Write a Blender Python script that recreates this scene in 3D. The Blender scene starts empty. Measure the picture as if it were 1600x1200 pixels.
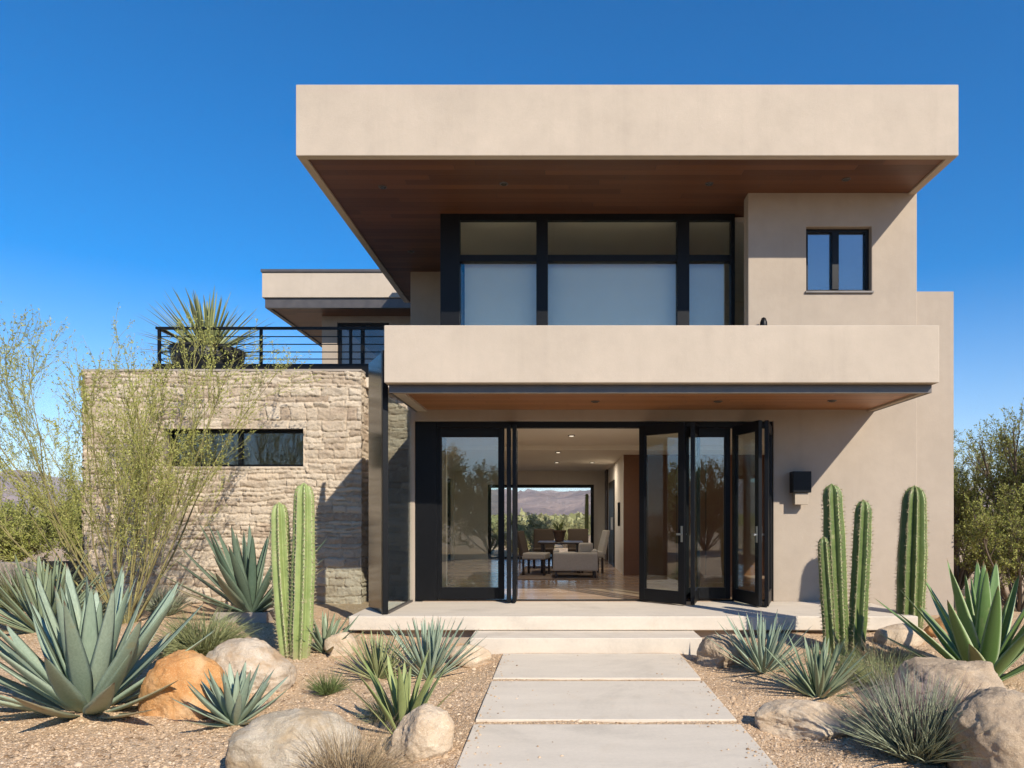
import bpy, bmesh, math, random
import numpy as np
from mathutils import Vector
R = math.radians
scene = bpy.context.scene
COL = scene.collection
H = 1.65          # eye height above the gravel
F = 1100.0        # focal length in photo pixels (1600 wide)
VX, VY = 876.0, 805.0
def X(px, d): return (px - VX) * d / F
def Z(py, d): return H - (py - VY) * d / F

# ------------------------------------------------------------------ noise
def _h(ix, iy, iz, seed):
    n = (ix.astype(np.int64) * 374761393 + iy.astype(np.int64) * 668265263 + iz.astype(np.int64) * 2147483647 + seed * 974711) & 0xFFFFFFFF
    n = ((n ^ (n >> 13)) * 1274126177) & 0xFFFFFFFF
    n = ((n ^ (n >> 16)) * 2246822519) & 0xFFFFFFFF
    return ((n ^ (n >> 15)) & 0xFFFFFF) / float(0xFFFFFF)
def noise3(x, y, z, seed=0):
    x, y, z = np.broadcast_arrays(np.asarray(x, float), np.asarray(y, float), np.asarray(z, float))
    ix, iy, iz = np.floor(x), np.floor(y), np.floor(z)
    fx, fy, fz = x - ix, y - iy, z - iz
    u, v, w = fx*fx*(3-2*fx), fy*fy*(3-2*fy), fz*fz*(3-2*fz)
    r = 0
    for dx in (0, 1):
        for dy in (0, 1):
            for dz in (0, 1):
                r = r + _h(ix+dx, iy+dy, iz+dz, seed) * (u if dx else 1-u) * (v if dy else 1-v) * (w if dz else 1-w)
    return r * 2 - 1
def fbm(x, y, z=0.0, oct=4, seed=0, gain=.5):
    a, f, s = 1.0, 1.0, 0
    for i in range(oct):
        s = s + a * noise3(np.asarray(x)*f, np.asarray(y)*f, np.asarray(z)*f, seed + i*17); a *= gain; f *= 2.03
    return s
def sst(a, b, x):
    t = np.clip((np.asarray(x, float) - a) / (b - a), 0, 1); return t*t*(3-2*t)

# ------------------------------------------------------------------ objects
def tag(o, label=None, cat=None, group=None, kind=None):
    if label: o['label'] = label
    if cat: o['category'] = cat
    if group: o['group'] = group
    if kind: o['kind'] = kind
    return o
def thing(name, label, cat, loc=(0, 0, 0), rz=0.0, group=None):
    o = bpy.data.objects.new(name, None); COL.objects.link(o)
    o.location = loc; o.rotation_euler = (0, 0, rz); o.empty_display_size = .1
    return tag(o, label, cat, group)
def finish(o, m, parent=None, bevel=0.0, smooth=False, loc=None):
    if m is not None: o.data.materials.append(m)
    COL.objects.link(o)
    if parent is not None: o.parent = parent
    if loc is not None: o.location = loc
    if bevel:
        b = o.modifiers.new('bevel', 'BEVEL'); b.width = bevel; b.segments = 2; b.limit_method = 'ANGLE'; b.angle_limit = R(40)
    if smooth: o.data.polygons.foreach_set('use_smooth', np.ones(len(o.data.polygons), bool))
    return o
def np_mesh(name, V, Q, attrs=None):
    """V (n,3); Q (m,k) faces of one size."""
    me = bpy.data.meshes.new(name)
    V = np.ascontiguousarray(V, dtype=np.float32); Q = np.ascontiguousarray(Q, dtype=np.int32)
    k = Q.shape[1]
    me.vertices.add(len(V)); me.vertices.foreach_set('co', V.ravel())
    me.loops.add(Q.size); me.loops.foreach_set('vertex_index', Q.ravel())
    me.polygons.add(len(Q)); me.polygons.foreach_set('loop_start', np.arange(len(Q), dtype=np.int32) * k)
    for nm, a in (attrs or {}).items():
        at = me.attributes.new(nm, 'FLOAT', 'POINT'); at.data.foreach_set('value', np.ascontiguousarray(a, dtype=np.float32))
    me.update(calc_edges=True); me.validate()
    return me
def np_obj(name, V, Q, m, parent=None, smooth=True, attrs=None, loc=None):
    return finish(bpy.data.objects.new(name, np_mesh(name, V, Q, attrs)), m, parent, smooth=smooth, loc=loc)

class MB:
    def __init__(s): s.v = []; s.f = []
    def box(s, x0, x1, y0, y1, z0, z1):
        n = len(s.v)
        s.v += [(x0,y0,z0),(x1,y0,z0),(x1,y1,z0),(x0,y1,z0),(x0,y0,z1),(x1,y0,z1),(x1,y1,z1),(x0,y1,z1)]
        s.f += [tuple(n+i for i in q) for q in ((0,3,2,1),(4,5,6,7),(0,1,5,4),(1,2,6,5),(2,3,7,6),(3,0,4,7))]
        return s
    def obox(s, p0, p1, thick, z0, z1, off=0.0):
        """box whose centre line runs from p0 to p1 in plan"""
        p0, p1 = np.array(p0, float), np.array(p1, float); d = p1 - p0; d = d / np.linalg.norm(d); n2 = np.array((-d[1], d[0]))
        n = len(s.v); a, b = n2 * (off - thick/2), n2 * (off + thick/2)
        c = [p0+a, p1+a, p1+b, p0+b]
        s.v += [(q[0], q[1], z0) for q in c] + [(q[0], q[1], z1) for q in c]
        s.f += [tuple(n+i for i in q) for q in ((0,3,2,1),(4,5,6,7),(0,1,5,4),(1,2,6,5),(2,3,7,6),(3,0,4,7))]
        return s
    def cells(s, xs, zs, solid, y0, y1):
        """one clean wall with openings; xs,zs break lines"""
        nx, nz = len(xs)-1, len(zs)-1; vid = {}
        S = [[bool(solid((xs[i]+xs[i+1])/2, (zs[k]+zs[k+1])/2)) for k in range(nz)] for i in range(nx)]
        def V(i, k, b):
            key = (i, k, b)
            if key not in vid: vid[key] = len(s.v); s.v.append((xs[i], y1 if b else y0, zs[k]))
            return vid[key]
        g = lambda i, k: 0 <= i < nx and 0 <= k < nz and S[i][k]
        for i in range(nx):
            for k in range(nz):
                if not S[i][k]: continue
                s.f.append((V(i,k,0), V(i+1,k,0), V(i+1,k+1,0), V(i,k+1,0)))
                s.f.append((V(i,k,1), V(i,k+1,1), V(i+1,k+1,1), V(i+1,k,1)))
                if not g(i-1,k): s.f.append((V(i,k,0), V(i,k+1,0), V(i,k+1,1), V(i,k,1)))
                if not g(i+1,k): s.f.append((V(i+1,k,0), V(i+1,k,1), V(i+1,k+1,1), V(i+1,k+1,0)))
                if not g(i,k-1): s.f.append((V(i,k,0), V(i,k,1), V(i+1,k,1), V(i+1,k,0)))
                if not g(i,k+1): s.f.append((V(i,k+1,0), V(i+1,k+1,0), V(i+1,k+1,1), V(i,k+1,1)))
        return s
    def lathe(s, prof, n=24, c=(0, 0, 0), cap=True):
        b = len(s.v); m = len(prof)
        for (r, z) in prof:
            for i in range(n):
                a = 2*math.pi*i/n; s.v.append((c[0]+r*math.cos(a), c[1]+r*math.sin(a), c[2]+z))
        for j in range(m-1):
            for i in range(n):
                s.f.append((b+j*n+i, b+j*n+(i+1) % n, b+(j+1)*n+(i+1) % n, b+(j+1)*n+i))
        if cap:
            s.f.append(tuple(b+i for i in reversed(range(n)))); s.f.append(tuple(b+(m-1)*n+i for i in range(n)))
        return s
    def build(s, name, m, parent=None, bevel=0.0, smooth=False, loc=None):
        me = bpy.data.meshes.new(name); me.from_pydata(s.v, [], s.f); me.update()
        return finish(bpy.data.objects.new(name, me), m, parent, bevel, smooth, loc)

def norm(a): return a / np.maximum(np.linalg.norm(a, axis=-1, keepdims=True), 1e-9)
def frames(P):
    T = np.gradient(P, axis=1); T = norm(T)
    ref = np.where(np.abs(T[:, :1, 2:3]) > .9, np.array([1., 0, 0]), np.array([0, 0, 1.]))
    A = norm(np.cross(T, np.broadcast_to(ref, T.shape))); B = np.cross(A, T)
    return T, A, B
def tubes(P, rad, S=4):
    """P (N,K,3), rad (N,K) -> verts, quads"""
    N, K, _ = P.shape; T, A, B = frames(P)
    th = np.arange(S) * 2*np.pi / S
    V = P[:, :, None, :] + rad[:, :, None, None] * (np.cos(th)[None, None, :, None]*A[:, :, None, :] + np.sin(th)[None, None, :, None]*B[:, :, None, :])
    idx = np.arange(N*K*S).reshape(N, K, S); nx = np.roll(idx, -1, axis=2)
    Q = np.stack([idx[:, :-1], nx[:, :-1], nx[:, 1:], idx[:, 1:]], axis=-1).reshape(-1, 4)
    return V.reshape(-1, 3), Q
def sweep(P, side, up, w, t, sec):
    """leaf blades: P (N,K,3), side/up (N,K,3), w,t (N,K), sec (S,2)"""
    N, K, _ = P.shape; sec = np.asarray(sec, float); S = len(sec)
    V = P[:, :, None, :] + (w[:, :, None]*sec[None, None, :, 0])[..., None]*side[:, :, None, :] + (t[:, :, None]*sec[None, None, :, 1])[..., None]*up[:, :, None, :]
    idx = np.arange(N*K*S).reshape(N, K, S); nx = np.roll(idx, -1, axis=2)
    Q = np.stack([idx[:, :-1], nx[:, :-1], nx[:, 1:], idx[:, 1:]], axis=-1).reshape(-1, 4)
    return V.reshape(-1, 3), Q
def diamonds(C, D, Nn, L, W):
    """leaflets, slightly folded along the middle: C centre base, D direction, Nn side dir"""
    U = np.cross(D, Nn)
    a = C; c = C + D*L[:, None]; m = C + D*(L*.5)[:, None] - U*(W*.25)[:, None]
    b = m + Nn*W[:, None]*.5 + U*(W*.3)[:, None]; d = m - Nn*W[:, None]*.5 + U*(W*.3)[:, None]
    V = np.stack([a, b, c, d], 1).reshape(-1, 3); n = len(C)
    i = np.arange(n)*4
    return V, np.stack([i, i+1, i+2, i+3], 1)
def join(parts):
    Vs, Qs, n = [], [], 0
    for V, Q in parts: Vs.append(V); Qs.append(Q + n); n += len(V)
    return np.concatenate(Vs), np.concatenate(Qs)

# ------------------------------------------------------------------ materials
class NT:
    def __init__(s, name, rough=.8, spec=.3):
        s.m = bpy.data.materials.new(name); s.m.use_nodes = True; s.t = s.m.node_tree
        s.b = s.t.nodes['Principled BSDF']; s.out = s.t.nodes['Material Output']
        s.b.inputs['Roughness'].default_value = rough; s.b.inputs['Specular IOR Level'].default_value = spec
        s.co = s.t.nodes.new('ShaderNodeTexCoord')
    def n(s, typ, ins=None, **kw):
        nd = s.t.nodes.new('ShaderNode' + typ)
        for k, v in kw.items(): setattr(nd, k, v)
        for k, v in (ins or {}).items(): s.set(nd.inputs[k], v)
        return nd
    def set(s, sock, v):
        if hasattr(v, 'is_output'): s.t.links.new(v, sock)
        elif isinstance(v, (tuple, list)) and len(v) == 3 and sock.type == 'RGBA': sock.default_value = (*v, 1)
        else: sock.default_value = v
    def map(s, scale=(1, 1, 1), loc=(0, 0, 0), src='Object'):
        return s.n('Mapping', {'Vector': s.co.outputs[src], 'Scale': scale, 'Location': loc}).outputs[0]
    def noise(s, scale, detail=4, rough=.55, vec=None, dist=0):
        return s.n('TexNoise', {'Vector': vec if vec is not None else s.co.outputs['Object'], 'Scale': scale, 'Detail': detail, 'Roughness': rough, 'Distortion': dist}).outputs['Fac']
    def math(s, op, a, b=0.0, clamp=False):
        return s.n('Math', {0: a, 1: b}, operation=op, use_clamp=clamp).outputs[0]
    def ramp(s, fac, stops):
        r = s.n('ValToRGB', {'Fac': fac}); e = r.color_ramp.elements
        while len(e) < len(stops): e.new(.5)
        for i, (p, c) in enumerate(stops): e[i].position = p; e[i].color = (*c, 1)
        return r.outputs['Color']
    def rmp(s, v, a, b, c=0.0, d=1.0):
        return s.n('MapRange', {'Value': v, 'From Min': a, 'From Max': b, 'To Min': c, 'To Max': d}).outputs[0]
    def mix(s, fac, a, b, mode='MIX'):
        nd = s.n('Mix', data_type='RGBA', blend_type=mode)
        s.set(nd.inputs[0], fac); s.set(nd.inputs[6], a); s.set(nd.inputs[7], b)
        return nd.outputs[2]
    def bump(s, h, strength=.5, dist=.01):
        s.set(s.b.inputs['Normal'], s.n('Bump', {'Height': h, 'Strength': strength, 'Distance': dist}).outputs[0])
    def color(s, c): s.set(s.b.inputs['Base Color'], c)
    def attr(s, name): return s.n('Attribute', attribute_name=name).outputs['Fac']

def stucco(name, c, var=.065):
    t = NT(name, .92, .15)
    big = t.noise(.9, 5, .6); mid = t.noise(6, 4, .6); fine = t.noise(140, 3, .7)
    k = t.math('ADD', t.rmp(big, .3, .7, -var, var), t.rmp(mid, .3, .7, -var*.45, var*.45))
    k = t.math('ADD', k, t.rmp(fine, .3, .7, -var*.55, var*.55))
    k = t.math('ADD', k, 1.0)
    streak = t.noise(1.0, 4, .6, t.map((5, 5, .35)))
    k = t.math('MULTIPLY', k, t.rmp(streak, .5, .8, 1.0, .93))
    t.color(t.mix(1.0, c, t.n('CombineColor', {0: k, 1: k, 2: t.math('MULTIPLY', k, .995)}).outputs[0], 'MULTIPLY'))
    t.bump(t.math('ADD', t.noise(160, 4, .7), t.math('MULTIPLY', t.noise(22, 3), .6)), .5, .006)
    return t.m
def plain(name, c, rough=.5, spec=.4, metal=0.0, var=.0, scale=8, bump=0.0, bscale=60):
    t = NT(name, rough, spec); t.b.inputs['Metallic'].default_value = metal
    if var:
        n = t.noise(scale, 5, .6)
        t.color(t.mix(t.rmp(n, .3, .7), tuple(x*(1-var) for x in c), tuple(min(1, x*(1+var)) for x in c)))
        t.set(t.b.inputs['Roughness'], t.rmp(n, .3, .7, rough*.85, min(1, rough*1.15)))
    else: t.color(c)
    if bump: t.bump(t.noise(bscale, 4, .65), bump, .01)
    return t.m
def wood(name, c1, c2, plank=.13, rough=.5, along='x', spec=.4):
    t = NT(name, rough, spec)
    sep = t.n('SeparateXYZ', {0: t.co.outputs['Object']})
    v = sep.outputs['Y' if along == 'x' else 'X']
    q = t.math('DIVIDE', v, plank); cell = t.math('FLOOR', q); fr = t.math('FRACT', q)
    rnd = t.n('TexWhiteNoise', {'W': cell}, noise_dimensions='1D').outputs['Value']
    # board ends staggered
    u = t.math('ADD', t.math('DIVIDE', sep.outputs['X' if along == 'x' else 'Y'], 2.7), t.math('MULTIPLY', rnd, 7.3))
    cell2 = t.math('FLOOR', u); fr2 = t.math('FRACT', u)
    rnd2 = t.n('TexWhiteNoise', {'Vector': t.n('CombineXYZ', {0: cell, 1: cell2}).outputs[0]}, noise_dimensions='2D').outputs['Value']
    vec = t.n('VectorMath', {0: t.map((.9, 22, 22) if along == 'x' else (22, .9, 22)), 1: t.n('CombineXYZ', {0: t.math('MULTIPLY', rnd2, 31.0), 1: t.math('MULTIPLY', rnd2, 17.0)}).outputs[0]}, operation='ADD').outputs[0]
    grain = t.noise(1.6, 6, .65, vec, 1.2)
    k = t.math('ADD', t.math('MULTIPLY', grain, .65), t.math('MULTIPLY', rnd2, .45))
    col = t.ramp(k, [(.25, c1), (.8, c2)])
    g = t.math('MULTIPLY', t.rmp(fr, .0, .035), t.rmp(fr, 1.0, .965)); g2 = t.math('MULTIPLY', t.rmp(fr2, 0, .002), t.rmp(fr2, 1.0, .998))
    g = t.math('MULTIPLY', g, g2)
    t.color(t.mix(g, tuple(x*.15 for x in c1), col))
    t.bump(t.math('ADD', t.math('MULTIPLY', g, 1.0), t.math('MULTIPLY', grain, .12)), .6, .004)
    return t.m
def concrete(name, c, var=.06):
    t = NT(name, .85, .2)
    a = t.noise(1.6, 6, .65, t.map((1, 3.2, 3))); b = t.noise(35, 4, .6); sp = t.noise(230, 2, .5); st = t.noise(.8, 6, .7, dist=1.2)
    k = t.math('ADD', t.math('ADD', t.rmp(a, .3, .7, 1-var, 1+var), t.rmp(b, .3, .7, -var*.5, var*.5)), t.rmp(sp, .64, .72, 0, -var*3.0))
    k = t.math('SUBTRACT', k, t.rmp(st, .52, .66, 0, var*2.0))
    col = t.mix(1.0, c, t.n('CombineColor', {0: k, 1: k, 2: k}).outputs[0], 'MULTIPLY')
    col = t.mix(t.rmp(t.noise(3.2, 7, .75, t.map((1, 1, 1), (9, 4, 2))), .56, .74, 0, .28), col, (.50, .385, .26))
    t.color(col)
    t.bump(t.math('ADD', b, sp), .3, .004)
    return t.m
def glass(name, f0, tint=(.9, .95, .93), rough=0.0):
    m = bpy.data.materials.new(name); m.use_nodes = True; t = m.node_tree; t.nodes.clear()
    o = t.nodes.new('ShaderNodeOutputMaterial'); mx = t.nodes.new('ShaderNodeMixShader')
    tr = t.nodes.new('ShaderNodeBsdfTransparent'); tr.inputs[0].default_value = (*tint, 1)
    gl = t.nodes.new('ShaderNodeBsdfGlossy'); gl.inputs['Roughness'].default_value = rough; gl.inputs[0].default_value = (.95, .97, 1, 1)
    lw = t.nodes.new('ShaderNodeLayerWeight'); lw.inputs[0].default_value = .5
    p = t.nodes.new('ShaderNodeMath'); p.operation = 'POWER'; p.inputs[1].default_value = 5
    q = t.nodes.new('ShaderNodeMath'); q.operation = 'MULTIPLY_ADD'; q.inputs[1].default_value = 1-f0; q.inputs[2].default_value = f0
    L = t.links.new; L(lw.outputs['Facing'], p.inputs[0]); L(p.outputs[0], q.inputs[0]); L(q.outputs[0], mx.inputs[0])
    L(tr.outputs[0], mx.inputs[1]); L(gl.outputs[0], mx.inputs[2]); L(mx.outputs[0], o.inputs[0])
    return m
def leafmat(name, c1, c2, rough=.5, spec=.35, transl=.0, tip=None, margin=None, bands=0.0, dead=0.0, scar=0.0):
    t = NT(name, rough, spec)
    rnd = t.n('NewGeometry').outputs['Random Per Island']
    k = t.math('ADD', t.math('MULTIPLY', rnd, .65), t.math('MULTIPLY', t.noise(9, 4), .35))
    col = t.ramp(k, [(.2, c1), (.75, c2)])
    if bands:
        st = t.noise(1.0, 3, .6, t.map((70, 70, 4)))
        col = t.mix(t.rmp(st, .35, .7, 0, bands), col, tuple(x*.62 for x in c1))
    if margin: col = t.mix(t.rmp(t.attr('across'), .74, .92), col, margin)
    if dead:
        dd = t.math('MULTIPLY', t.rmp(t.attr('age'), .80, .98), t.rmp(t.math('ADD', t.attr('along'), t.math('MULTIPLY', t.noise(12, 3), .5)), .45, 1.0))
        col = t.mix(t.math('MULTIPLY', dd, dead), col, t.mix(t.noise(30, 3), (.34, .235, .12), (.50, .39, .24)))
    if scar:
        sc_n = t.rmp(t.noise(5.5, 6, .72), .60, .68)
        col = t.mix(t.math('MULTIPLY', sc_n, scar), col, (.36, .32, .17))
    if tip: col = t.mix(t.rmp(t.attr('along'), .945, .99), col, tip)
    t.color(col)
    if transl:
        tl = t.n('BsdfTranslucent'); t.set(tl.inputs[0], col)
        mx = t.n('MixShader', {0: transl}); t.t.links.new(t.b.outputs[0], mx.inputs[1]); t.t.links.new(tl.outputs[0], mx.inputs[2])
        t.t.links.new(mx.outputs[0], t.out.inputs[0])
    return t.m
def rockmat(name, c1, c2, c3, scale=5.0, pits=.5, stain=None):
    t = NT(name, .9, .2)
    a = t.noise(scale*.35, 5, .6, dist=.6); b = t.noise(scale*2.2, 6, .7); g = t.noise(90, 4, .75)
    col = t.ramp(a, [(.34, c1), (.5, c2), (.68, c3)])
    col = t.mix(t.rmp(b, .45, .75, 0, .55), col, tuple(x*.74 for x in c1))
    col = t.mix(t.rmp(g, .52, .75, 0, .5), col, tuple(min(.8, x*1.5) for x in c3))
    col = t.mix(t.rmp(t.noise(130, 2, .5), .6, .72, 0, .5), col, tuple(x*.35 for x in c1))
    if stain: col = t.mix(t.rmp(t.noise(scale*.6, 4, .6, t.map((1, 1, 1), (5, 2, 7))), .5, .62, 0, .85), col, stain)
    t.color(col)
    crack = t.n('TexVoronoi', {'Vector': t.n('VectorMath', {0: t.co.outputs['Object'], 1: t.n('TexNoise', {'Scale': 5.0, 'Detail': 3.0}).outputs['Color']}, operation='ADD').outputs[0], 'Scale': scale*.8}, feature='DISTANCE_TO_EDGE').outputs['Distance']
    hgt = t.math('ADD', t.math('MULTIPLY', b, 1.0), t.math('MULTIPLY', g, .35*pits*2))
    hgt = t.math('ADD', hgt, t.rmp(crack, 0, .03, -.12, 0))
    hgt = t.math('ADD', hgt, t.math('MULTIPLY', t.noise(34, 6, .8), .8))
    t.bump(hgt, .7, .022)
    return t.m

M = {}
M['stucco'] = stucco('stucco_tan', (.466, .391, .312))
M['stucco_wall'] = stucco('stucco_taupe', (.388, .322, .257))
M['beige_in'] = stucco('interior_plaster', (.80, .73, .63), .03)
M['ceil_in'] = plain('interior_ceiling_paint', (.88, .82, .72), .9, .1)
M['wood_roof'] = wood('dark_soffit_boards', (.085, .033, .015), (.155, .062, .027), .14, .45)
M['wood_balc'] = wood('bounce_lit_boards', (.27, .115, .045), (.40, .18, .075), .11, .45)  # soffit timber made paler, warm bounce off the porch put into its colour
M['wood_floor'] = wood('polished_floor_boards', (.36, .24, .155), (.50, .36, .25), .16, .2, 'x', .5)
M['wood_panel'] = wood('oiled_wall_panel', (.16, .07, .03), (.26, .12, .055), .6, .4, 'y')
M['black'] = plain('black_powder_coat', (.005, .0052, .006), .42, .2, var=.15, scale=30)
M['bronze'] = plain('dark_bronze_metal', (.10, .088, .082), .42, .5, metal=.35, var=.15, scale=6)
M['chrome'] = plain('brushed_steel', (.55, .54, .52), .3, .5, metal=1.0)
M['concrete'] = concrete('pale_concrete', (.59, .515, .42))
M['slab'] = concrete('paving_concrete', (.61, .53, .425))
M['curb'] = concrete('weathered_concrete', (.33, .28, .235), .14)
M['dark_glass'] = plain('black_back_painted_glass', (.018, .024, .013), .17, .5)
M['glass'] = glass('door_glass', .10)
M['glass_small'] = glass('reflective_window_glass', .17, (.75, .80, .80))
M['glass_up'] = glass('coated_window_glass', .07, (.90, .925, .89))
M['glass_clear'] = glass('clear_glass', .03, (.96, .97, .97))
M['blind'] = plain('roller_blind_fabric', (.90, .85, .75), .95, .1, var=.03, scale=3)
M['fabric'] = plain('linen_upholstery', (.50, .46, .40), .95, .1, var=.08, scale=40, bump=.2, bscale=200)
M['fabric_dark'] = plain('brown_upholstery', (.085, .065, .05), .9, .1, var=.1, scale=30)
M['darkwood'] = plain('dark_stained_wood', (.045, .026, .016), .4, .4, var=.2, scale=14)
M['rug'] = plain('woven_rug', (.26, .20, .155), .98, .05, var=.2, scale=9, bump=.3, bscale=150)
M['pot'] = plain('dark_glazed_pot', (.02, .019, .018), .45, .4, var=.2, scale=10)
M['terracotta'] = plain('brown_clay_pot', (.10, .06, .04), .8, .2, var=.2, scale=10)
M['soil'] = plain('potting_soil', (.05, .035, .025), .95, .1, var=.3, scale=40, bump=.6)
M['gatemetal'] = plain('black_gate_steel', (.015, .014, .014), .6, .3, var=.2, scale=8)
M['lens'] = plain('frosted_lens', (.38, .31, .235), .5, .3)
M['lit_lens'] = plain('lit_spot_lens', (.8, .75, .65), .4, .3); _b = M['lit_lens'].node_tree.nodes['Principled BSDF']; _b.inputs['Emission Color'].default_value = (1, .87, .68, 1); _b.inputs['Emission Strength'].default_value = .9
M['lamp_dark'] = plain('unlit_lamp_lens', (.05, .045, .04), .25, .5)

# stacked stone
def m_stone():
    t = NT('split_face_stone', .92, .12)
    tint = t.attr('tint'); n = t.noise(5, 6, .7, dist=.8); f = t.noise(80, 5, .75)
    k = t.math('ADD', t.math('MULTIPLY', tint, .75), t.math('MULTIPLY', n, .28))
    col = t.ramp(k, [(.10, (.37, .28, .20)), (.34, (.47, .375, .275)), (.52, (.54, .445, .335)), (.70, (.61, .51, .39)), (.95, (.58, .45, .315))])
    col = t.mix(t.rmp(f, .5, .72, 0, .55), col, (.27, .19, .14)); col = t.mix(t.rmp(t.noise(14, 6, .7), .53, .68, 0, .5), col, (.64, .54, .41))
    col = t.mix(t.rmp(t.noise(2.2, 5, .7), .56, .7, 0, .4), col, (.36, .25, .18))
    t.color(col)
    t.bump(t.math('ADD', t.noise(45, 8, .78), t.math('MULTIPLY', f, .5)), .8, .022)
    return t.m
M['stone'] = m_stone()
def m_ground():
    t = NT('desert_gravel', .95, .12)
    big = t.noise(.55, 5, .6); v1 = t.n('TexVoronoi', {'Vector': t.co.outputs['Object'], 'Scale': 55.0, 'Randomness': 1.0}); v2 = t.n('TexVoronoi', {'Vector': t.co.outputs['Object'], 'Scale': 120.0})
    col = t.ramp(big, [(.3, (.43, .285, .165)), (.5, (.51, .35, .21)), (.7, (.57, .415, .26))])
    r1 = t.n('SeparateColor', {0: v1.outputs['Color']}).outputs[0]
    col = t.mix(t.rmp(r1, .0, 1.0, 0, .5), col, t.ramp(r1, [(.1, (.22, .13, .08)), (.5, (.45, .31, .2)), (.9, (.66, .53, .40))]))
    col = t.mix(t.rmp(t.noise(3, 5, .7), .5, .75, 0, .4), col, (.33, .21, .13))
    t.color(col)
    h = t.math('ADD', t.math('MULTIPLY', v1.outputs['Distance'], -1.0), t.math('MULTIPLY', v2.outputs['Distance'], -.5))
    t.bump(t.math('ADD', h, t.math('MULTIPLY', t.noise(20, 4), .5)), .8, .012)
    return t.m
M['ground'] = m_ground()
def m_pebble():
    t = NT('gravel_stones', .9, .2)
    rnd = t.n('NewGeometry').outputs['Random Per Island']
    t.color(t.ramp(rnd, [(.0, (.19, .115, .06)), (.3, (.43, .29, .175)), (.75, (.56, .40, .25)), (1.0, (.64, .49, .34))]))
    t.bump(t.noise(150, 3), .3, .004)
    return t.m
M['pebble'] = m_pebble()
def m_mountain():
    t = NT('bare_mountain_rock', .95, .1)
    a = t.noise(.006, 6, .65); b = t.noise(.03, 6, .7)
    col = t.ramp(a, [(.3, (.20, .135, .11)), (.55, (.30, .21, .17)), (.75, (.38, .28, .225))])
    col = t.mix(t.rmp(b, .5, .7, 0, .7), col, (.115, .085, .07))
    t.color(col); t.bump(b, 1.0, 9.0)
    return t.m
M['mountain'] = m_mountain()

M['agave_blue'] = leafmat('blue_agave_leaf', (.26, .335, .235), (.38, .45, .33), .5, .25, .08, (.16, .08, .05), None, .4, .75, .45)
M['agave_green'] = leafmat('grey_green_agave_leaf', (.19, .245, .145), (.30, .355, .22), .5, .3, .06, (.12, .06, .03), None, .3, .95, .4)
M['agave_dark'] = leafmat('dark_agave_leaf', (.095, .145, .095), (.19, .245, .165), .45, .35, .04, (.10, .05, .03), None, .4, .7, .3)
M['agave_vari'] = leafmat('striped_agave_leaf', (.125, .215, .06), (.21, .315, .115), .48, .3, .08, (.2, .1, .05), (.40, .47, .28), .25, .4, .2)
M['aloe'] = leafmat('yellow_green_leaf', (.22, .27, .09), (.36, .40, .16), .5, .3, .08, (.3, .2, .1), None, .3, .8, .4)
M['yucca'] = leafmat('yucca_leaf', (.22, .25, .10), (.38, .40, .20), .45, .35, .08, (.3, .22, .1), None, 0, .9, .2)
M['grass'] = leafmat('green_grass_blade', (.23, .25, .10), (.37, .385, .19), .6, .25, .15)
M['tuft'] = leafmat('dark_grass_blade', (.10, .145, .04), (.20, .24, .09), .6, .25, .15)
M['dry'] = leafmat('dry_grass_blade', (.30, .21, .12), (.46, .35, .21), .8, .1, .12)
M['sage'] = leafmat('silver_sage_blade', (.22, .25, .16), (.37, .40, .275), .7, .2, .1)
M['mauve'] = leafmat('mauve_seed_head', (.22, .155, .16), (.36, .28, .265), .8, .1, .1)
M['pv_leaf'] = leafmat('palo_verde_leaflet', (.35, .37, .085), (.50, .49, .165), .6, .2, .38)
M['bush_leaf'] = leafmat('bright_bush_leaf', (.23, .255, .05), (.38, .385, .115), .6, .2, .25)
M['olive_leaf'] = leafmat('olive_bush_leaf', (.19, .21, .04), (.36, .355, .10), .6, .2, .25)
M['far_leaf'] = leafmat('desert_shrub_leaf', (.30, .295, .12), (.45, .42, .21), .7, .15, .25)
M['pine_leaf'] = leafmat('juniper_leaf', (.13, .16, .055), (.25, .27, .11), .6, .2, .2)
def m_bark(name, c1, c2, zs=3):
    t = NT(name, .85, .2); n = t.noise(14, 5, .65, t.map((1, 1, .3))); g = t.noise(.9, 3)
    t.color(t.mix(t.rmp(n, .3, .7), c1, c2)); t.bump(t.noise(60, 4, .7, t.map((1, 1, .2))), .5, .006); return t.m
M['pv_bark'] = m_bark('palo_verde_bark', (.25, .24, .07), (.39, .37, .125))
M['pv_trunk'] = m_bark('mottled_trunk_bark', (.15, .12, .065), (.30, .265, .10))
M['bark'] = m_bark('grey_brown_bark', (.10, .075, .05), (.20, .155, .11))
def m_cactus(name, c1, c2, ridge):
    t = NT(name, .5, .35); r = t.attr('ridge'); n = t.noise(6, 5, .6)
    col = t.mix(t.rmp(n, .3, .7), c1, c2)
    col = t.mix(t.rmp(r, .84, .97), col, ridge)
    col = t.mix(t.math('MULTIPLY', t.rmp(t.noise(30, 4, .7), .62, .72), .5), col, (.30, .25, .14))
    bs = t.rmp(t.math('ADD', t.attr('along'), t.math('MULTIPLY', t.noise(14, 5, .7), .34)), .14, .30, .85, 0)
    col = t.mix(bs, col, t.mix(t.noise(50, 4), (.20, .15, .085), (.36, .29, .18)))
    col = t.mix(t.math('MULTIPLY', t.rmp(t.noise(9, 6, .75), .60, .66), .55), col, (.38, .34, .19))
    t.color(col); t.bump(t.noise(40, 4), .3, .006); return t.m
M['cactus_light'] = m_cactus('light_green_cactus_skin', (.19, .245, .075), (.27, .325, .115), (.46, .47, .25))
M['cactus_dark'] = m_cactus('green_cactus_skin', (.075, .115, .026), (.125, .165, .045), (.40, .42, .20))
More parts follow.
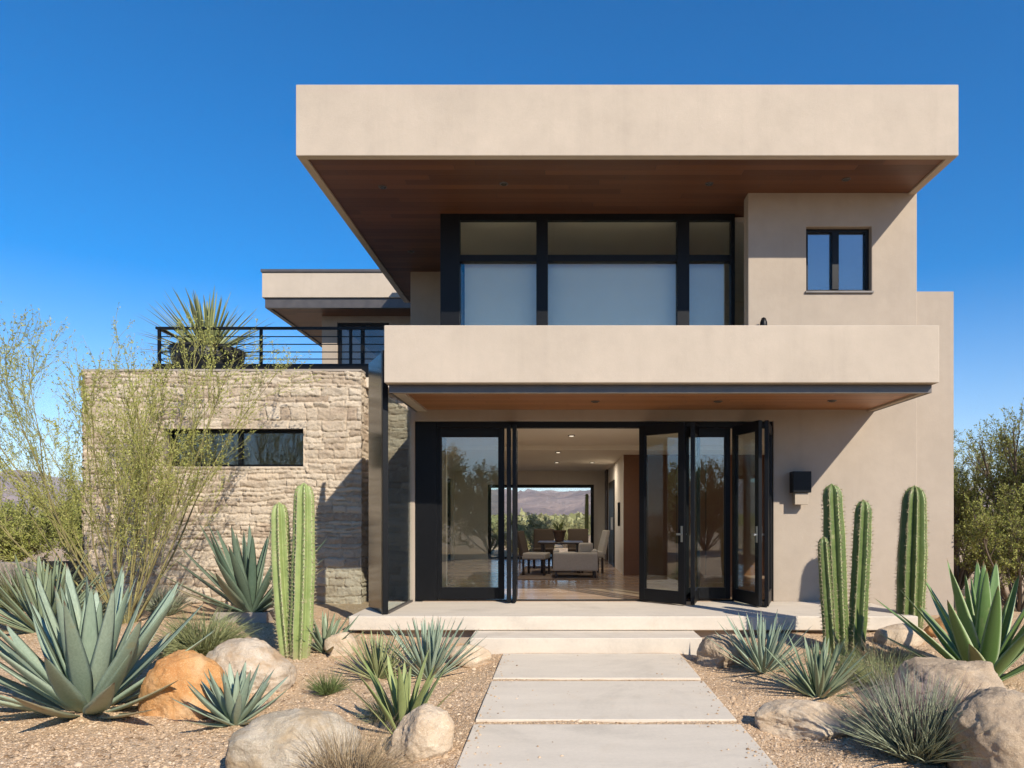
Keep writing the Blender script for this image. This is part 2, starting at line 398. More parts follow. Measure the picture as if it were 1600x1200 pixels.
M['spine'] = plain('straw_spine', (.46, .38, .24), .7, .2)

M['rock_orange'] = rockmat('orange_boulder_rock', (.44, .19, .062), (.57, .29, .11), (.69, .47, .27), 4)
M['rock_pale'] = rockmat('pale_boulder_rock', (.44, .335, .235), (.56, .45, .335), (.63, .54, .425), 5, stain=(.46, .31, .18))
M['rock_grey'] = rockmat('grey_boulder_rock', (.39, .31, .215), (.52, .43, .32), (.62, .53, .41), 6, stain=(.45, .33, .2))
M['rock_tan'] = rockmat('tan_boulder_rock', (.52, .375, .24), (.62, .475, .33), (.69, .565, .42), 7)
M['rock_brown'] = rockmat('brown_grey_boulder_rock', (.345, .25, .165), (.455, .345, .235), (.55, .43, .31), 6, .9)

# ------------------------------------------------------------------ ground
def ground_z(x, y):
    x = np.asarray(x, float); y = np.asarray(y, float)
    l = .20 * sst(6.0, 9.5, y) * sst(-.95, -2.6, x)
    r = .20 * sst(6.3, 9.2, y) * sst(1.55, 2.7, x)
    c = .05 * sst(7.6, 9.0, y)
    z = np.maximum(np.maximum(l, r), c)
    hs = (x > -7.9) & (x < 6.0)
    z = np.where(hs & (y > 10.6), np.minimum(z, .2), z)
    far = np.maximum(np.abs(x) - 12, np.maximum(y - 26, -4 - y))
    z = z + .5 * sst(0, 40, far) * noise3(x*.06, y*.06, 0, 5) * .6
    return z
def G(px, py):
    d = 7.0
    for _ in range(40): d = .5*d + .5*(H - float(ground_z(X(px, d), d))) * F / (py - VY)
    return X(px, d), d, float(ground_z(X(px, d), d))
def axis(a, b, step, lo, hi, g=1.22):
    m = list(np.arange(a, b + step/2, step)); s = step; p = m[-1]; r = []
    while p < hi: s *= g; p += s; r.append(min(p, hi))
    s = step; p = m[0]; l = []
    while p > lo: s *= g; p -= s; l.append(max(p, lo))
    return np.array(l[::-1] + m + r)
xs = axis(-9, 9, .05, -3300, 3300); ys = axis(3.2, 10.2, .045, -3000, 3300)
GX, GY = np.meshgrid(xs, ys)
GZ = ground_z(GX, GY)
near = sst(16, 10, np.maximum(np.abs(GX), np.abs(GY - 6)))
GZ = GZ + near * (.022*fbm(GX*1.7, GY*1.7, 0, 3, 3) + .007*fbm(GX*11, GY*11, 0, 2, 9))
path_zone = sst(1.35, .95, np.abs(GX - .355)) * sst(9.5, 8.2, GY)
GZ = GZ * (1 - path_zone) + path_zone * (np.minimum(GZ, .03) * .3 + .038)
nx_, ny_ = len(xs), len(ys); ii = np.arange(nx_*ny_).reshape(ny_, nx_)
GQ = np.stack([ii[:-1, :-1], ii[:-1, 1:], ii[1:, 1:], ii[1:, :-1]], -1).reshape(-1, 4)
gr = np_obj('ground', np.stack([GX, GY, GZ], -1).reshape(-1, 3), GQ, M['ground']); tag(gr, kind='structure')
def gz_full(x, y):
    z = ground_z(x, y) + .022*fbm(x*1.7, y*1.7, 0, 3, 3) + .007*fbm(x*11, y*11, 0, 2, 9)
    p = sst(1.35, .95, np.abs(x - .355)) * sst(9.5, 8.2, y)
    return z*(1-p) + p*(np.minimum(z, .03)*.3 + .038)

def pebbles(n, seed):
    rs = np.random.RandomState(seed)
    d = 3.9 + (10.0-3.9) * rs.rand(n)**1.5; x = (rs.rand(n)*1.06 - .03) * 1600; x = (x - VX)*d/F
    ok = ~((np.abs(x - .355) < 1.04) & (d < 8.1) & (((d > 4.0) & (d < 5.38)) | ((d > 5.50) & (d < 6.78)) | (d > 6.90)))
    ok &= ~((np.abs(x-.3) < 1.36) & (d > 8.18)) & ~((x > -2.66) & (x < 4.45) & (d > 8.7)) & ~((d > 9.7))
    on = ~ok & (np.abs(x - .355) < 1.01) & (d > 4.0) & (d < 8.1) & ~((d > 5.34) & (d < 5.54)) & ~((d > 6.74) & (d < 6.94))
    edge = np.exp(-(1.02 - np.abs(x - .355))/.07)*.22 + .004
    on &= rs.rand(n) < edge
    keep = ok | on; lift = np.where(on, .055, 0.0)[keep]; flat = on[keep]
    x, d = x[keep], d[keep]; n = len(x)
    size = (.0045 + .0075*rs.rand(n)**2.2) * (1 + 1.3*rs.rand(n)*(rs.rand(n) > .93))
    base = np.array([[1,0,0],[.5,.87,0],[-.5,.87,0],[-1,0,0],[-.5,-.87,0],[.5,-.87,0],[.45,.2,.75],[-.3,.42,.7],[-.25,-.45,.72],[.2,-.3,.8]])
    tris = np.array([[0,1,6],[1,7,6],[1,2,7],[2,3,7],[3,8,7],[3,4,8],[4,5,8],[5,9,8],[5,0,9],[0,6,9],[6,7,9],[7,8,9]])
    P = base[None]*(1 + .35*(rs.rand(n, 10, 1)-.5))
    a = rs.rand(n)*6.28; c, s = np.cos(a)[:, None], np.sin(a)[:, None]
    P = P*np.stack([.8+.6*rs.rand(n), .7+.5*rs.rand(n), .6+.5*rs.rand(n)], 1)[:, None, :]*size[:, None, None]
    PX = P[..., 0]*c - P[..., 1]*s + x[:, None]; PY = P[..., 0]*s + P[..., 1]*c + d[:, None]
    PZ = P[..., 2] + np.where(flat, lift + .001, gz_full(x, d) - .001)[:, None]
    V = np.stack([PX, PY, PZ], -1).reshape(-1, 3); Q = (tris[None] + (np.arange(n)*10)[:, None, None]).reshape(-1, 3)
    o = np_obj('gravel', V, Q, M['pebble'], smooth=False); tag(o, 'loose tan gravel stones scattered over the desert garden bed', 'gravel', kind='stuff')
pebbles(100000, 4)
def litter(n, seed):
    rs = np.random.RandomState(seed); d = 4.1 + 5.2*rs.rand(n)**1.2; x = (rs.rand(n)*1600 - VX)*d/F
    ok = (x < -.80) | (x > 1.52); ok &= ~((x > -2.7) & (x < 4.5) & (d > 8.1)); ok &= fbm(x*1.1, d*1.1, 0, 3, 88) > -.1
    x, d = x[ok], d[ok]; n = len(x); a = rs.rand(n)*6.28; L = rs.uniform(.015, .075, n); c = np.stack([x, d, gz_full(x, d) + .009], -1)
    D = np.stack([np.cos(a), np.sin(a), rs.uniform(-.08, .2, n)], -1)*L[:, None]
    P = np.stack([c, c + D*.5 + rs.normal(size=(n, 3))*.003, c + D], 1); V, Q = tubes(P, np.broadcast_to(np.array([[.0016, .0022, .001]]), (n, 3)), 3)
    tag(np_obj('leaf_litter', V, Q, plain('dry_litter', (.19, .125, .07), .9, .1, var=.35, scale=7)), 'dry brown twigs and dead leaf bits littering the gravel', 'litter', kind='stuff')
litter(3800, 6)

# ------------------------------------------------------------------ mountains + haze
mx_ = np.linspace(-2900, 2900, 420); my_ = np.concatenate([np.linspace(760, 2000, 130), np.linspace(2030, 2900, 20)])
MX, MY = np.meshgrid(mx_, my_)
env = sst(760, 1750, MY) * (1 - .5*sst(1900, 2900, MY))
rid = 1 - np.abs(fbm(MX*.0021, MY*.0021, 0, 6, 31, .52)); rid2 = 1 - np.abs(fbm(MX*.0075, MY*.0075, 0, 5, 57, .55))
prof = 92 + 18*np.sin(MX*.0031 + .6) + 22*noise3(MX*.0016, 0, 0, 77) + 14*sst(-300, -1200, MX)
MZ = env*prof*(.30 + .62*rid) + 26*sst(760, 1200, MY)*(rid2 - .6) - 3
ii = np.arange(MX.size).reshape(MX.shape); MQ = np.stack([ii[:-1, :-1], ii[:-1, 1:], ii[1:, 1:], ii[1:, :-1]], -1).reshape(-1, 4)
tag(np_obj('mountains', np.stack([MX, MY, MZ], -1).reshape(-1, 3), MQ, M['mountain']), kind='structure')
hz = MB().box(-3400, 3400, -3100, 3400, -8, 190)
hm = bpy.data.materials.new('air'); hm.use_nodes = True; ht = hm.node_tree; ht.nodes.clear()
ho = ht.nodes.new('ShaderNodeOutputMaterial'); hv = ht.nodes.new('ShaderNodeVolumePrincipled')
hv.inputs['Color'].default_value = (.86, .90, 1, 1); hv.inputs['Density'].default_value = .00018; hv.inputs['Anisotropy'].default_value = .0
ht.links.new(hv.outputs[0], ho.inputs['Volume'])
HAZE = True
if HAZE:
    hzo = hz.build('haze', hm); tag(hzo, kind='stuff')

# ------------------------------------------------------------------ porch, step, paving
pz = .40
p = MB().box(-2.62, 4.42, 8.70, 10.19, .226, pz).build('porch', M['concrete'], bevel=.012); tag(p, kind='structure')
p = MB().box(-2.50, 4.28, 8.84, 10.19, -.1, .224).build('porch_plinth', M['stucco_wall']); tag(p, kind='structure')
p = MB().box(-1.06, 1.648, 8.20, 8.835, -.08, .22).build('step', M['concrete'], bevel=.010); tag(p, kind='structure')
for (y0, y1, lab) in ((6.905, 8.13, 'pale concrete paving slab farthest along the path, touching the porch step'), (5.50, 6.775, 'pale concrete paving slab in the middle of the three'), (3.9, 5.375, 'pale concrete paving slab nearest the viewer, cut by the frame edge')):
    o = MB().box(-.665, 1.375, y0, y1, -.03, .055).build('paving_slab', M['slab'], bevel=.006)
    tag(o, lab, 'paving slab', 'paving slabs of the front path')

# ------------------------------------------------------------------ house
house = thing('house', 'modern two storey tan stucco house with deep flat roofs, stone wing and open glass doors', 'house', (0, 10.2, 0))
OFF = (0, -10.2, 0)
def hp(mb, name, m, bevel=0.0, smooth=False): return mb.build(name, m, house, bevel, smooth, OFF)
# front stucco wall, one mesh with openings
wx0, wx1, wz0, wz1 = 3.56, 4.506, 4.895, 5.832
def solid(x, z):
    if z < .38 and x < 3.08: return False
    if z < 3.013: return x < -2.115 or x > 3.08
    if z < 3.48: return True
    return x > 2.717 and not (wx0 < x < wx1 and wz0 < z < wz1)
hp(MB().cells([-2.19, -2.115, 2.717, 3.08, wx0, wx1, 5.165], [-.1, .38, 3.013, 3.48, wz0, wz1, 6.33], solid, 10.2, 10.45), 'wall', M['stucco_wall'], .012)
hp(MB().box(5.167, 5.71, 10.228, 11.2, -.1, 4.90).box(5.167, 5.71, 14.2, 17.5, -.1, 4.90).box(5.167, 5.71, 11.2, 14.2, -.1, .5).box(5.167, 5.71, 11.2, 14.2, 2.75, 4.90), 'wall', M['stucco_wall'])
hp(MB().box(4.92, 5.165, 10.452, 15.3, 3.5, 6.33), 'wall', M['stucco_wall'], .01)
hp(MB().box(4.92, 5.165, 10.452, 11.2, .2, 2.98).box(4.92, 5.165, 14.2, 14.54, .2, 2.98).box(4.92, 5.165, 11.2, 14.2, .2, .5).box(4.92, 5.165, 11.2, 14.2, 2.75, 2.98), 'wall', M['beige_in'])
gr_ = hp(MB().box(5.4, 5.48, 11.201, 11.28, .501, 2.749).box(5.4, 5.48, 12.66, 12.74, .501, 2.749).box(5.4, 5.48, 14.12, 14.199, .501, 2.749).box(5.41, 5.47, 11.282, 12.658, 2.67, 2.748).box(5.41, 5.47, 12.742, 14.118, 2.67, 2.748), 'window', M['black']); gr_['label'] = 'side window in the right wall of the ground floor'
for (a, b) in ((11.282, 12.658), (12.742, 14.118)): MB().box(5.435, 5.445, a, b, .502, 2.668).build('pane', M['glass_clear'], gr_)
hp(MB().box(-2.88, -1.80, 13.5, 13.7, 3.62, 6.33), 'wall', M['stucco_wall'], .01)
hp(MB().box(-2.88, -2.68, 13.702, 15.1, 3.62, 6.33), 'wall', M['stucco_wall'], .01)
hp(MB().box(-2.88, 5.165, 15.102, 15.3, 3.62, 6.33), 'wall', M['beige_in'])
# upper floor slab / room ceilings
hp(MB().box(-1.99, 5.165, 10.452, 15.3, 3.30, 3.50), 'floor', M['beige_in'])
hp(MB().box(-1.78, 4.92, 10.99, 15.1, 6.22, 6.30), 'ceiling', M['ceil_in'])
# main roof
rx0, rx1, ry0, ry1 = -3.42, 5.14, 9.09, 15.4
def tray(x0, x1, y0, y1, z0, z1, w, wb, zi):
    """block whose underside is recessed inside a rim"""
    mb = MB(); o = [(x0,y0),(x1,y0),(x1,y1),(x0,y1)]; i = [(x0+w,y0+w),(x1-w,y0+w),(x1-w,y1-wb),(x0+w,y1-wb)]
    mb.v = [(*q, z1) for q in o] + [(*q, z0) for q in o] + [(*q, z0) for q in i] + [(*q, zi) for q in i]
    mb.f = [(0,1,2,3)]
    for k in range(4):
        n = (k+1) % 4
        mb.f += [(4+k, 4+n, n, k), (8+k, 8+n, 4+n, 4+k), (12+k, 12+n, 8+n, 8+k)]
    mb.f.append((15, 14, 13, 12))
    return mb
w = .11
roof = hp(tray(rx0, rx1, ry0, ry1, 6.294, 7.212, w, .02, 6.362), 'roof', M['stucco'], .008)
def sub(mb, name, m, parent, bevel=0.0, smooth=False): return mb.build(name, m, parent, bevel, smooth)
sub(MB().box(rx0+w+.001, rx1-w-.001, ry0+w+.001, ry1-.022, 6.318, 6.359), 'soffit', M['wood_roof'], roof)
# balcony
bx0, bx1 = -2.133, 4.575
bal = MB().box(bx0, bx1, 8.5, 8.68, 3.25, 3.945).box(bx0, bx0+.18, 8.682, 10.19, 3.25, 3.945).box(bx1-.18, bx1, 8.682, 10.19, 3.25, 3.945).box(bx0+.182, bx1-.182, 8.682, 10.19, 3.26, 3.46)
balcony = hp(bal, 'balcony', M['stucco'], .010)
tr = MB(); tx0, tx1 = bx0+.03, bx1-.03
tr.box(tx0, tx1, 8.62, 8.65, 3.147, 3.248).box(tx0, tx0+.03, 8.652, 10.195, 3.147, 3.248).box(tx1-.03, tx1, 8.652, 10.195, 3.147, 3.248)
sub(tr, 'metal_trim', M['bronze'], balcony, .004)
bd_ = MB().box(tx0+.031, tx1-.031, 8.652, 8.72, 3.152, 3.249).box(tx0+.031, tx0+.17, 8.722, 10.195, 3.152, 3.249).box(tx1-.10, tx1-.031, 8.722, 10.195, 3.152, 3.249)
sub(bd_, 'lit_trim_underside', M['stucco'], balcony)  # trim underside in pale stucco, the light on it put into the colour
sub(MB().box(tx0+.172, tx1-.102, 8.722, 10.195, 3.178, 3.252), 'soffit', M['wood_balc'], balcony)
# terrace roof at the back left
lx0 = -6.79
lroof = hp(MB().box(lx0, -.5, 16.0, 22.0, 6.60, 7.17), 'roof', M['stucco'], .01)
sub(MB().box(lx0-.02, -.5, 15.97, 22.02, 7.172, 7.235), 'roof_cap', M['bronze'], lroof, .004)
sub(MB().box(lx0+.05, -.5, 16.05, 16.15, 6.377, 6.598).box(lx0+.05, lx0+.15, 16.152, 21.9, 6.377, 6.598), 'metal_trim', M['bronze'], lroof, .004)
sub(MB().box(lx0+.152, -.5, 16.152, 21.9, 6.40, 6.45), 'soffit', M['wood_roof'], lroof)
def solid2(x, z): return not (-5.33 < x < -4.1 and 3.7 < z < 6.25)
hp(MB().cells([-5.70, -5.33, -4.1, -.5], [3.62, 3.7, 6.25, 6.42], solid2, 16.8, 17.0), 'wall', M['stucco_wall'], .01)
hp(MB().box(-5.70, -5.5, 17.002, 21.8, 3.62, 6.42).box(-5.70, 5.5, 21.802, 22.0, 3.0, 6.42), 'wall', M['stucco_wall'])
# ground floor rear
FZ = .405
hp(MB().box(-2.0, 5.165, 10.21, 12.43, .25, FZ).box(-3.2, 5.165, 12.43, 20.2, .25, FZ), 'floor', M['wood_floor'])
hp(MB().box(-2.0, 5.165, 10.452, 12.42, 2.985, 3.29).box(-3.2, 5.165, 12.42, 13.5, 2.985, 3.29).box(-3.2, 5.165, 13.502, 20.2, 2.90, 3.29), 'ceiling', M['ceil_in'])
hp(MB().box(-3.2, -3.0, 12.422, 14.9, .2, 2.98).box(-3.2, -3.0, 19.6, 19.99, .2, 2.89).box(-3.2, -3.0, 14.902, 19.598, 2.65, 2.89), 'wall', M['beige_in'])
gs = hp(MB().box(-3.13, -3.07, 14.982, 17.198, 2.56, 2.647).box(-3.13, -3.07, 17.282, 19.518, 2.56, 2.647).box(-3.14, -3.06, 14.904, 14.98, FZ, 2.648).box(-3.14, -3.06, 17.2, 17.28, FZ, 2.648).box(-3.14, -3.06, 19.52, 19.596, FZ, 2.648), 'window', M['black']); gs['label'] = 'tall unseen side window added to let daylight into the dining room'  # unseen window, added to brighten the room from the left
for (a, b) in ((14.982, 17.198), (17.282, 19.518)): MB().box(-3.105, -3.095, a, b, FZ, 2.646).build('pane', M['glass_clear'], gs)
BW0, BW1, BWT = -2.07, .945, 2.52
def solid3(x, z): return not (BW0 < x < BW1 and z < BWT)
hp(MB().cells([-3.2, BW0, BW1, 5.4], [.3, .41, BWT, 2.98], solid3, 20.0, 20.2), 'wall', M['beige_in'])
hp(MB().box(1.30, 5.165, 14.6, 19.99, .3, 2.95), 'wall', M['beige_in'])
hp(MB().box(1.302, 5.0, 14.55, 14.598, FZ, 2.93), 'wall_panel', M['wood_panel'])
dr = hp(MB().box(1.27, 1.298, 16.9, 18.6, FZ, 2.50), 'door', M['black'], .004)
sub(MB().box(1.21, 1.268, 17.0, 17.03, 1.3, 1.6), 'handle', M['chrome'], dr)
hp(MB().box(1.25, 1.298, 19.2, 19.95, FZ, 2.90), 'wall_panel', M['darkwood'])
# stone wing body
SY, SX0, SX1, SZ1, SR = 11.5, -7.77, -3.28, 4.0, 12.04
hp(MB().box(SX0+.04, -2.19, SY+.23, 16.79, 3.78, 3.955), 'terrace_floor', M['concrete'])
hp(MB().box(SX0+.04, SX0+.24, SY+.23, 17.0, -.1, 3.778).box(SX0+.242, -3.21, 14.5, 14.7, -.1, 3.778).box(-3.50, -3.30, 12.30, 14.49, -.1, 3.778), 'wall', M['beige_in'])
hp(MB().box(-2.19, -2.0, 10.452, 12.04, -.1, 3.48), 'wall', M['stucco_wall'])
hp(MB().box(-3.2, -2.0, 12.30, 12.42, .2, 2.98), 'wall', M['beige_in'])
# stacked stone facing
def stone_field(Wd, Hh, seed, res=.0125):
    nu, nv = int(Wd/res)+1, int(Hh/res)+1
    U, Vv = np.meshgrid(np.linspace(0, Wd, nu), np.linspace(0, Hh, nv))
    rs = np.random.RandomState(seed)
    wu = U + .035*fbm(U*2.2, Vv*2.2, 0, 3, seed) ; wv = Vv + .030*fbm(U*1.5, Vv*3.0, 5, 3, seed+3) + .010*fbm(U*9, Vv*9, 2, 2, seed+5)
    hs = []; tot = -.3
    edges = [tot]
    while tot < Hh + .3: tot += rs.choice([.06, .085, .11, .14, .18], p=[.18, .27, .28, .18, .09]); edges.append(tot)
    edges = np.array(edges); row = np.clip(np.searchsorted(edges, wv) - 1, 0, len(edges)-2)
    dist = np.minimum(wv - edges[row], edges[row+1] - wv); hh = np.zeros_like(U); tint = np.zeros_like(U); du = np.full_like(U, 9.); tl = np.zeros_like(U); cu = np.zeros_like(U); cv = np.zeros_like(U)
    for r in range(len(edges)-1):
        m = row == r
        if not m.any(): continue
        e = [-.5 - rs.rand()*.5]
        while e[-1] < Wd + .8: e.append(e[-1] + rs.uniform(.13, .52))
        e = np.array(e); c = np.clip(np.searchsorted(e, wu[m]) - 1, 0, len(e)-2)
        du[m] = np.minimum(wu[m] - e[c], e[c+1] - wu[m])
        hh[m] = rs.rand(len(e))[c]; tint[m] = rs.rand(len(e))[c]; tl[m] = (rs.rand(len(e))[c] - .5); cu[m] = wu[m] - (e[c] + e[c+1])/2; cv[m] = wv[m] - (edges[r] + edges[r+1])/2
    d = np.minimum(dist, du*1.2) + .006*fbm(U*24, Vv*24, 3, 2, seed+31)
    edge = sst(0, .009, d); soft = sst(0, .05, d)
    n1 = fbm(U*5 + tint*31, Vv*10, tint*9, 5, seed+9, .58)
    ledge = fbm(U*2.6 + tint*17, Vv*13 + .8*noise3(U*5, Vv*5, 0, seed+41), tint*5, 3, seed+21); ledge = np.floor(ledge*2.6)/2.6*.6 + ledge*.4
    h = .022*edge + .014*hh*edge + .006*soft + .05*tl*cv*edge + edge*(.010*n1 + .011*ledge) + .004*fbm(U*34, Vv*34, 0, 3, seed+11)
    h = np.maximum(h, 0)
    return U, Vv, h, np.clip(tint*.85 + .15*hh, 0, 1)
def stone_panel(org, ud, nd, Wd, Hh, seed, hole=None):
    U, Vv, h, tint = stone_field(Wd, Hh, seed)
    org, ud, nd = map(lambda a: np.array(a, float), (org, ud, nd))
    if hole:
        hu0, hu1, hv0, hv1 = hole
        inside = (U > hu0) & (U < hu1) & (Vv > hv0) & (Vv < hv1)
        su = np.where(np.abs(U-hu0) < .0125, hu0, np.where(np.abs(U-hu1) < .0125, hu1, U)); sv = np.where(np.abs(Vv-hv0) < .0125, hv0, np.where(np.abs(Vv-hv1) < .0125, hv1, Vv))
        ring = (su >= hu0) & (su <= hu1) & (sv >= hv0) & (sv <= hv1); U = np.where(ring, su, U); Vv = np.where(ring, sv, Vv)
        h = np.where(ring & ~((U > hu0+1e-6) & (U < hu1-1e-6) & (Vv > hv0+1e-6) & (Vv < hv1-1e-6)), .03, h)
    P = org + U[..., None]*ud + h[..., None]*nd; P[..., 2] += Vv
    i = np.arange(U.size).reshape(U.shape)
    Q = np.stack([i[:-1, :-1], i[:-1, 1:], i[1:, 1:], i[1:, :-1]], -1)
    if hole:
        um = (U[:-1, :-1] + U[1:, 1:])/2; vm = (Vv[:-1, :-1] + Vv[1:, 1:])/2
        Q = Q[~((um > hu0) & (um < hu1) & (vm > hv0) & (vm < hv1))]
    return P.reshape(-1, 3), Q.reshape(-1, 4), tint.ravel()
sw = (X(258, SY) , X(475, SY), Z(729, SY), Z(670, SY))
pan = [stone_panel((SX0, SY, -.1), (1, 0, 0), (0, -1, 0), SX1-SX0+.034, SZ1+.1, 11, (sw[0]-SX0, sw[1]-SX0, sw[2]+.1, sw[3]+.1)),
       stone_panel((SX1, SY-.022, .0), (0, 1, 0), (1, 0, 0), SR-SY+.03, SZ1, 12), stone_panel((SX1-.01, SR, .0), (1, 0, 0), (0, -1, 0), -2.192-SX1+.01, SZ1-.05, 13),
       stone_panel((SX0, SY+4.0, -.1), (0, -1, 0), (-1, 0, 0), 4.03, SZ1+.1, 14)]
V, Q = join([(a, b) for a, b, c in pan])
stone = np_obj('stone_wall', V, Q, M['stone'], house, False, {'tint': np.concatenate([c for a, b, c in pan])}, OFF)
fr = MB()   # stone backing round the window reveal and top
fr.box(SX0+.005, sw[0], SY+.005, SY+.22, -.1, SZ1-.01).box(sw[1], SX1-.005, SY+.005, SY+.22, -.1, SZ1-.01).box(sw[0]+.001, sw[1]-.001, SY+.005, SY+.22, -.1, sw[2]).box(sw[0]+.001, sw[1]-.001, SY+.005, SY+.22, sw[3], SZ1-.01)
fr.box(SX1-.22, SX1-.006, SY+.222, SR+.2, -.1, SZ1-.05).box(SX1-.004, -2.0, SR+.006, SR+.24, -.1, SZ1-.06)
sub(fr, 'wall_core', M['curb'], stone)
sub(MB().box(SX0-.03, SX1+.035, SY-.04, SY+.24, SZ1-.008, SZ1+.03), 'coping', M['curb'], stone, .006)

# ------------------------------------------------------------------ windows and doors
def window_frame(name, x0, x1, z0, z1, y, muls, trans, fw, mw, depth=.10, pane=None, gl='glass', label=None, blinds=None):
    """frame at y..y+depth with vertical mullions muls [(x,width)] and transoms trans [(z,h)]"""
    pane = pane
    mb = MB(); mb.box(x0, x0+fw[0], y, y+depth, z0, z1).box(x1-fw[1], x1, y, y+depth, z0, z1)
    mb.box(x0+fw[0], x1-fw[1], y+.001, y+depth-.001, z1-fw[3], z1).box(x0+fw[0], x1-fw[1], y+.001, y+depth-.001, z0, z0+fw[2])
    xe = [x0+fw[0]]
    for (mx, mwid) in muls:
        mb.box(mx-mwid/2, mx+mwid/2, y-.012, y+depth+.01, z0+fw[2], z1-fw[3]); xe += [mx-mwid/2, mx+mwid/2]
    xe.append(x1-fw[1])
    for (tz, th) in trans:
        for k in range(0, len(xe), 2): mb.box(xe[k], xe[k+1], y+.004, y+depth-.004, tz-th/2, tz+th/2)
    f = hp(mb, name, M['black'], .004)
    if label: f['label'] = label
    ze = [z0+fw[2]]
    for (tz, th) in trans: ze += [tz-th/2, tz+th/2]
    ze.append(z1-fw[3])
    for k in range(0, len(xe), 2):
        for j in range(0, len(ze), 2):
            # slim inner bead
            bw = .018
            a, b, c, d = xe[k], xe[k+1], ze[j], ze[j+1]
            sub(MB().box(a+.002, b-.002, y+depth*.55, y+depth*.55+.012, c+.002, d-.002), 'pane', M[gl], f)
    return f
yg = 10.9
up = window_frame('window', X(688, yg), 2.70, 3.50, Z(333, yg), yg, [(X(847, yg), X(856, yg)-X(838, yg)), (X(1067.5, yg), X(1077, yg)-X(1058, yg))], [(Z(403, yg), Z(398, yg)-Z(408.5, yg))], (.30, .06, .1, .105), 0, .12, gl='glass_up', label='wide black framed upper window of six panes under the roof')
zb = Z(404, 11.1)
for (a, b) in ((X(726, 11.1), X(840, 11.1)), (X(854, 11.1), X(1062, 11.1)), (X(1074, 11.1), X(1132, 11.1))):
    sub(MB().box(a, b, 11.10, 11.104, 3.52, zb), 'roller_blind', M['blind'], up)
# left glass side of the upper room
sf = MB().box(-1.863, -1.75, 11.022, 11.10, 3.5, 6.31).box(-1.863, -1.75, 12.2, 12.28, 3.5, 6.31).box(-1.863, -1.75, 13.42, 13.498, 3.5, 6.31).box(-1.86, -1.753, 11.102, 12.198, 6.22, 6.31).box(-1.86, -1.753, 12.282, 13.418, 6.22, 6.31)
sf = hp(sf, 'window', M['black']); 
for (a, b) in ((11.102, 12.198), (12.282, 13.418)): sub(MB().box(-1.81, -1.80, a, b, 3.5, 6.218), 'pane', M['glass_up'], sf)
# small two-casement window
sm = window_frame('window', wx0, wx1, wz0, wz1, 10.29, [((wx0+wx1)/2 - .02, .10)], [], (.055, .055, .05, .05), 0, .08, gl='glass_small', label='small two casement window high on the right wall')
hp(MB().box(3.3, 4.9, 11.2, 11.25, 4.4, 6.2), 'wall', M['beige_in'])
sub(MB().box(wx0-.02, wx1+.02, 10.17, 10.285, wz0-.03, wz0-.002), 'sill', M['bronze'], sm, .003)
# stone wing window
window_frame('window', sw[0]+.003, sw[1]-.003, sw[2]+.003, sw[3]-.003, SY+.12, [(X(375, SY+.12), .05)], [], (.045, .06, .04, .05), 0, .08, gl='glass_up', label='long low black framed window in the stone wall')
# terrace window and rear wall window
window_frame('window', -5.328, -4.102, 3.702, 6.248, 16.85, [(-4.75, .07)], [], (.07, .07, .07, .07), 0, .08, gl='glass_up', label='tall black framed window opening onto the terrace')
window_frame('window', BW0, BW1, .41, BWT, 20.03, [], [], (.09, .09, .06, .09), 0, .1, gl='glass_clear', label='large picture window in the rear wall of the dining room')
# door frame
DT, YD = 3.008, 10.2
dj = MB().box(-2.113, -1.80, 10.225, 10.33, FZ, DT).box(-1.798, 3.078, 10.23, 10.36, DT-.085, DT).box(3.0, 3.078, 10.225, 10.33, FZ, DT-.087).box(-1.798, 2.998, 10.225, 10.34, FZ-.0, FZ+.012)
hp(dj, 'door_frame', M['black'], .004)
def leaf(p0, p1, z0, z1, stile=.095, top=.14, bot=.18, th=.055, handle=None, gl='glass', label=None):
    p0, p1 = np.array(p0, float), np.array(p1, float); d = p1-p0; L = np.linalg.norm(d); d = d/L
    mb = MB(); e = lambda s: p0 + d*s
    mb.obox(e(0), e(stile), th, z0, z1).obox(e(L-stile), e(L), th, z0, z1)
    mb.obox(e(stile), e(L-stile), th-.004, z0, z0+bot).obox(e(stile), e(L-stile), th-.004, z1-top, z1)
    bd = .014
    mb.obox(e(stile), e(stile+bd), .03, z0+bot, z1-top).obox(e(L-stile-bd), e(L-stile), .03, z0+bot, z1-top)
    f = hp(mb, 'folding_door', M['black'], .004)
    if label: f['label'] = label
    sub(MB().obox(e(stile+.002), e(L-stile-.002), .010, z0+bot+.002, z1-top-.002), 'pane', M[gl], f)
    if handle is not None:
        h = MB(); s = handle
        n2 = np.array((-d[1], d[0]))
        for sg in (-1, 1):
            c = e(s) + n2*sg*(th/2+.006); c2 = e(s) + n2*sg*(th/2+.04)
            h.obox(c - d*.015, c + d*.015, .012, 1.28, 1.50).obox(c2 - d*.06*(1 if s > L/2 else -1), c2 + d*.01, .016, 1.375, 1.40)
            h.obox(e(s) + n2*sg*(th/2+.01), e(s) + n2*sg*(th/2+.04), .014, 1.378, 1.397)
        sub(h, 'handle', M['chrome'], f)
    for zz in (z0+.25, (z0+z1)/2, z1-.25):
        pass
    return f
z0, z1 = pz+.018, DT-.075
xl = X(690, YD)
leaf((X(681, 10.27), 10.275), (X(788, 10.275), 10.275), z0+.01, DT-.09, .075, .13, .17, label='closed glass leaf at the left of the opening')
leaf((-.735, 9.95), (-.785, 10.78), z0, z1, handle=.75)
leaf((-.655, 9.955), (-.685, 10.78), z0, z1)
A = (X(1000, YD), 10.19); B = (X(1071, 9.68), 9.69)
leaf(A, B, z0, z1, handle=.72, label='glass leaf folded outwards right of the opening')
B2 = (X(1081, 9.68)+.01, 9.68); C2 = (X(1091, 10.45), 10.44)
